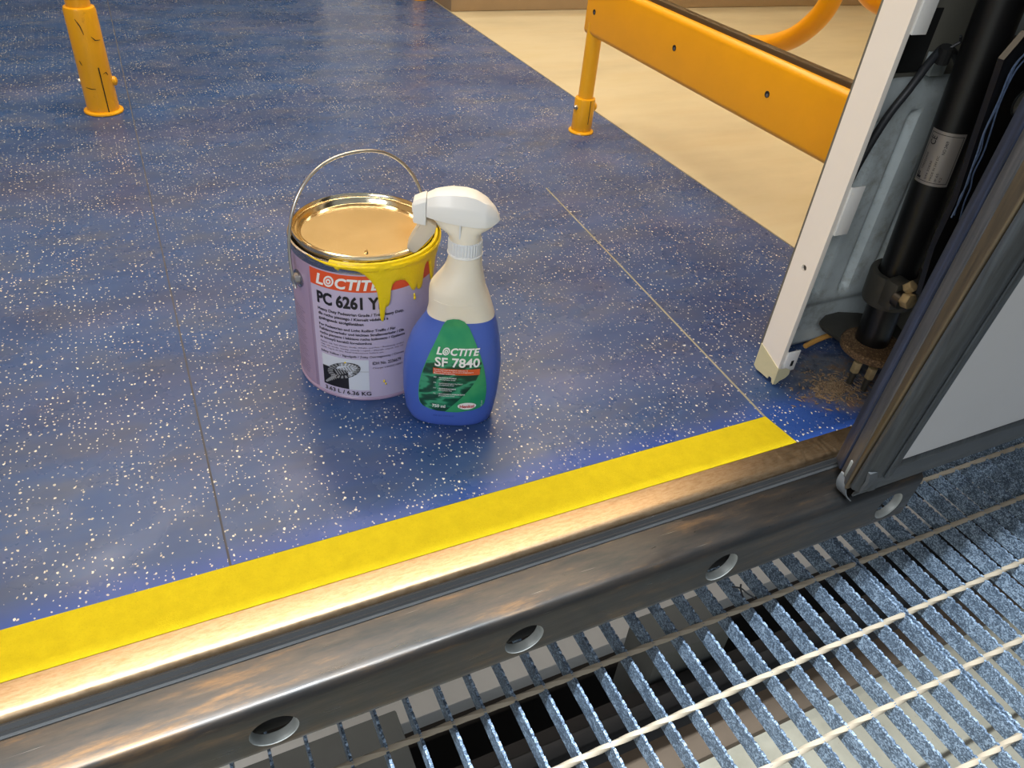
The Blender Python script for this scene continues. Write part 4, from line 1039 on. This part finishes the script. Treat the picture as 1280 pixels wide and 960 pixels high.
# translucent body between the shroud and the closure
low_l = [(.2412, -.0300), (.2380, -.0268), (.2330, -.0225), (.2285, -.0190), (.2250, -.0132), (.2202, -.0095), (.2120, -.0092), (.2040, -.0092)]
low_r = [(.2370, .0356), (.2340, .0335), (.2307, .0305), (.2258, .0222), (.2224, .0212), (.2120, .0215), (.2040, .0220)]
def iz(tab, z):
    if z >= tab[0][0]: return tab[0][1]
    for (a, u0), (b, u1) in zip(tab[:-1], tab[1:]):
        if b <= z <= a: return u0 + (u1 - u0) * (z - a) / (b - a)
    return tab[-1][1]
rg = []
for k in range(22):
    z = .2400 - (.2400 - .2050) * k / 21; l_, r_ = iz(low_l, z), iz(low_r, z); u = (l_ + r_) / 2; a = (r_ - l_) / 2; b = min(a, 0.0105 + 0.0052 * min(1, (.2400 - z) / 0.02))
    if z < .2215: b = a
    rg.append([hpt(u + a * math.cos(2 * PI * j / 32), b * math.sin(2 * PI * j / 32), z) for j in range(32)])
mb = MB(); mb.loft(rg); mb.build('trigger_housing', MT['milky'], bot, smooth=True)
# ribbed closure cap and retaining ring
mb = MB(); rg = []
for z, k_ in ((.2035, 1.0), (.2045, 1.04), (.2165, 1.04), (.2175, 0.98)):
    rr2 = 0.0157 * k_; rg.append([hpt(.0064 + (rr2 + (0.0005 if j % 2 else 0)) * math.cos(2 * PI * j / 72), (rr2 + (0.0005 if j % 2 else 0)) * math.sin(2 * PI * j / 72), z) for j in range(72)])
mb.loft(rg); mb.build('ribbed_cap', MT['rib'], bot)
mb = MB(); pts = [hpt(.0066 + .0164 * math.cos(2 * PI * j / 40), .0164 * math.sin(2 * PI * j / 40), .2030) for j in range(41)]
mb.tube(pts, 0.0012, 8, cap=False); mb.build('neck_ring', MT['white_plastic'], bot, smooth=True)
mb = MB(); mb.tube([hpt(0.001, 0.0135, .2400), hpt(0.001, 0.0137, .2230)], 0.0010, 6); mb.build('spring_rod', MT['rib'], bot)
# trigger lever
tl = [(-.0280, .2345), (-.0295, .2285), (-.0345, .2210), (-.0400, .2130), (-.0445, .2060), (-.0462, .2025)]
rg = []
for k, (u, z) in enumerate(tl):
    hw = (.0060, .0075, .0088, .0092, .0088, .0060)[k]; th = (.0130, .0130, .0120, .0105, .0085, .0050)[k]
    rg.append([hpt(u + dx, y_, z + dz) for dx, dz, y_ in ((-th * .5, th * .35, -hw), (-th * .5, th * .35, hw), (th * .5, -th * .35, hw), (th * .5, -th * .35, -hw))])
mb = MB(); mb.loft(rg); mb.build('trigger', MT['frosted'], bot, bevel=0.0012)

# ------------------------------------------------------------------ small bits
tie = empty('cable_tie', tuple(at(925, 738, 2, GZ + 0.003))); tag(tie, 'black cable tie knotted on the grating below the sill', 'cable tie')
v = at(925, 738, 2, GZ + 0.003)
MB().tube(smooth_path([v + Vector((-.006, .008, 0)), v + Vector((0, 0, .004)), v + Vector((.004, -.008, .002)), v + Vector((.010, -.016, 0))], 5), 0.0011, 6).build('strap', MT['cable'], tie)
MB().tube(smooth_path([v + Vector((.006, .006, .001)), v + Vector((0, 0, .003)), v + Vector((-.004, -.010, .001))], 5), 0.0011, 6).build('strap_tail', MT['cable'], tie)
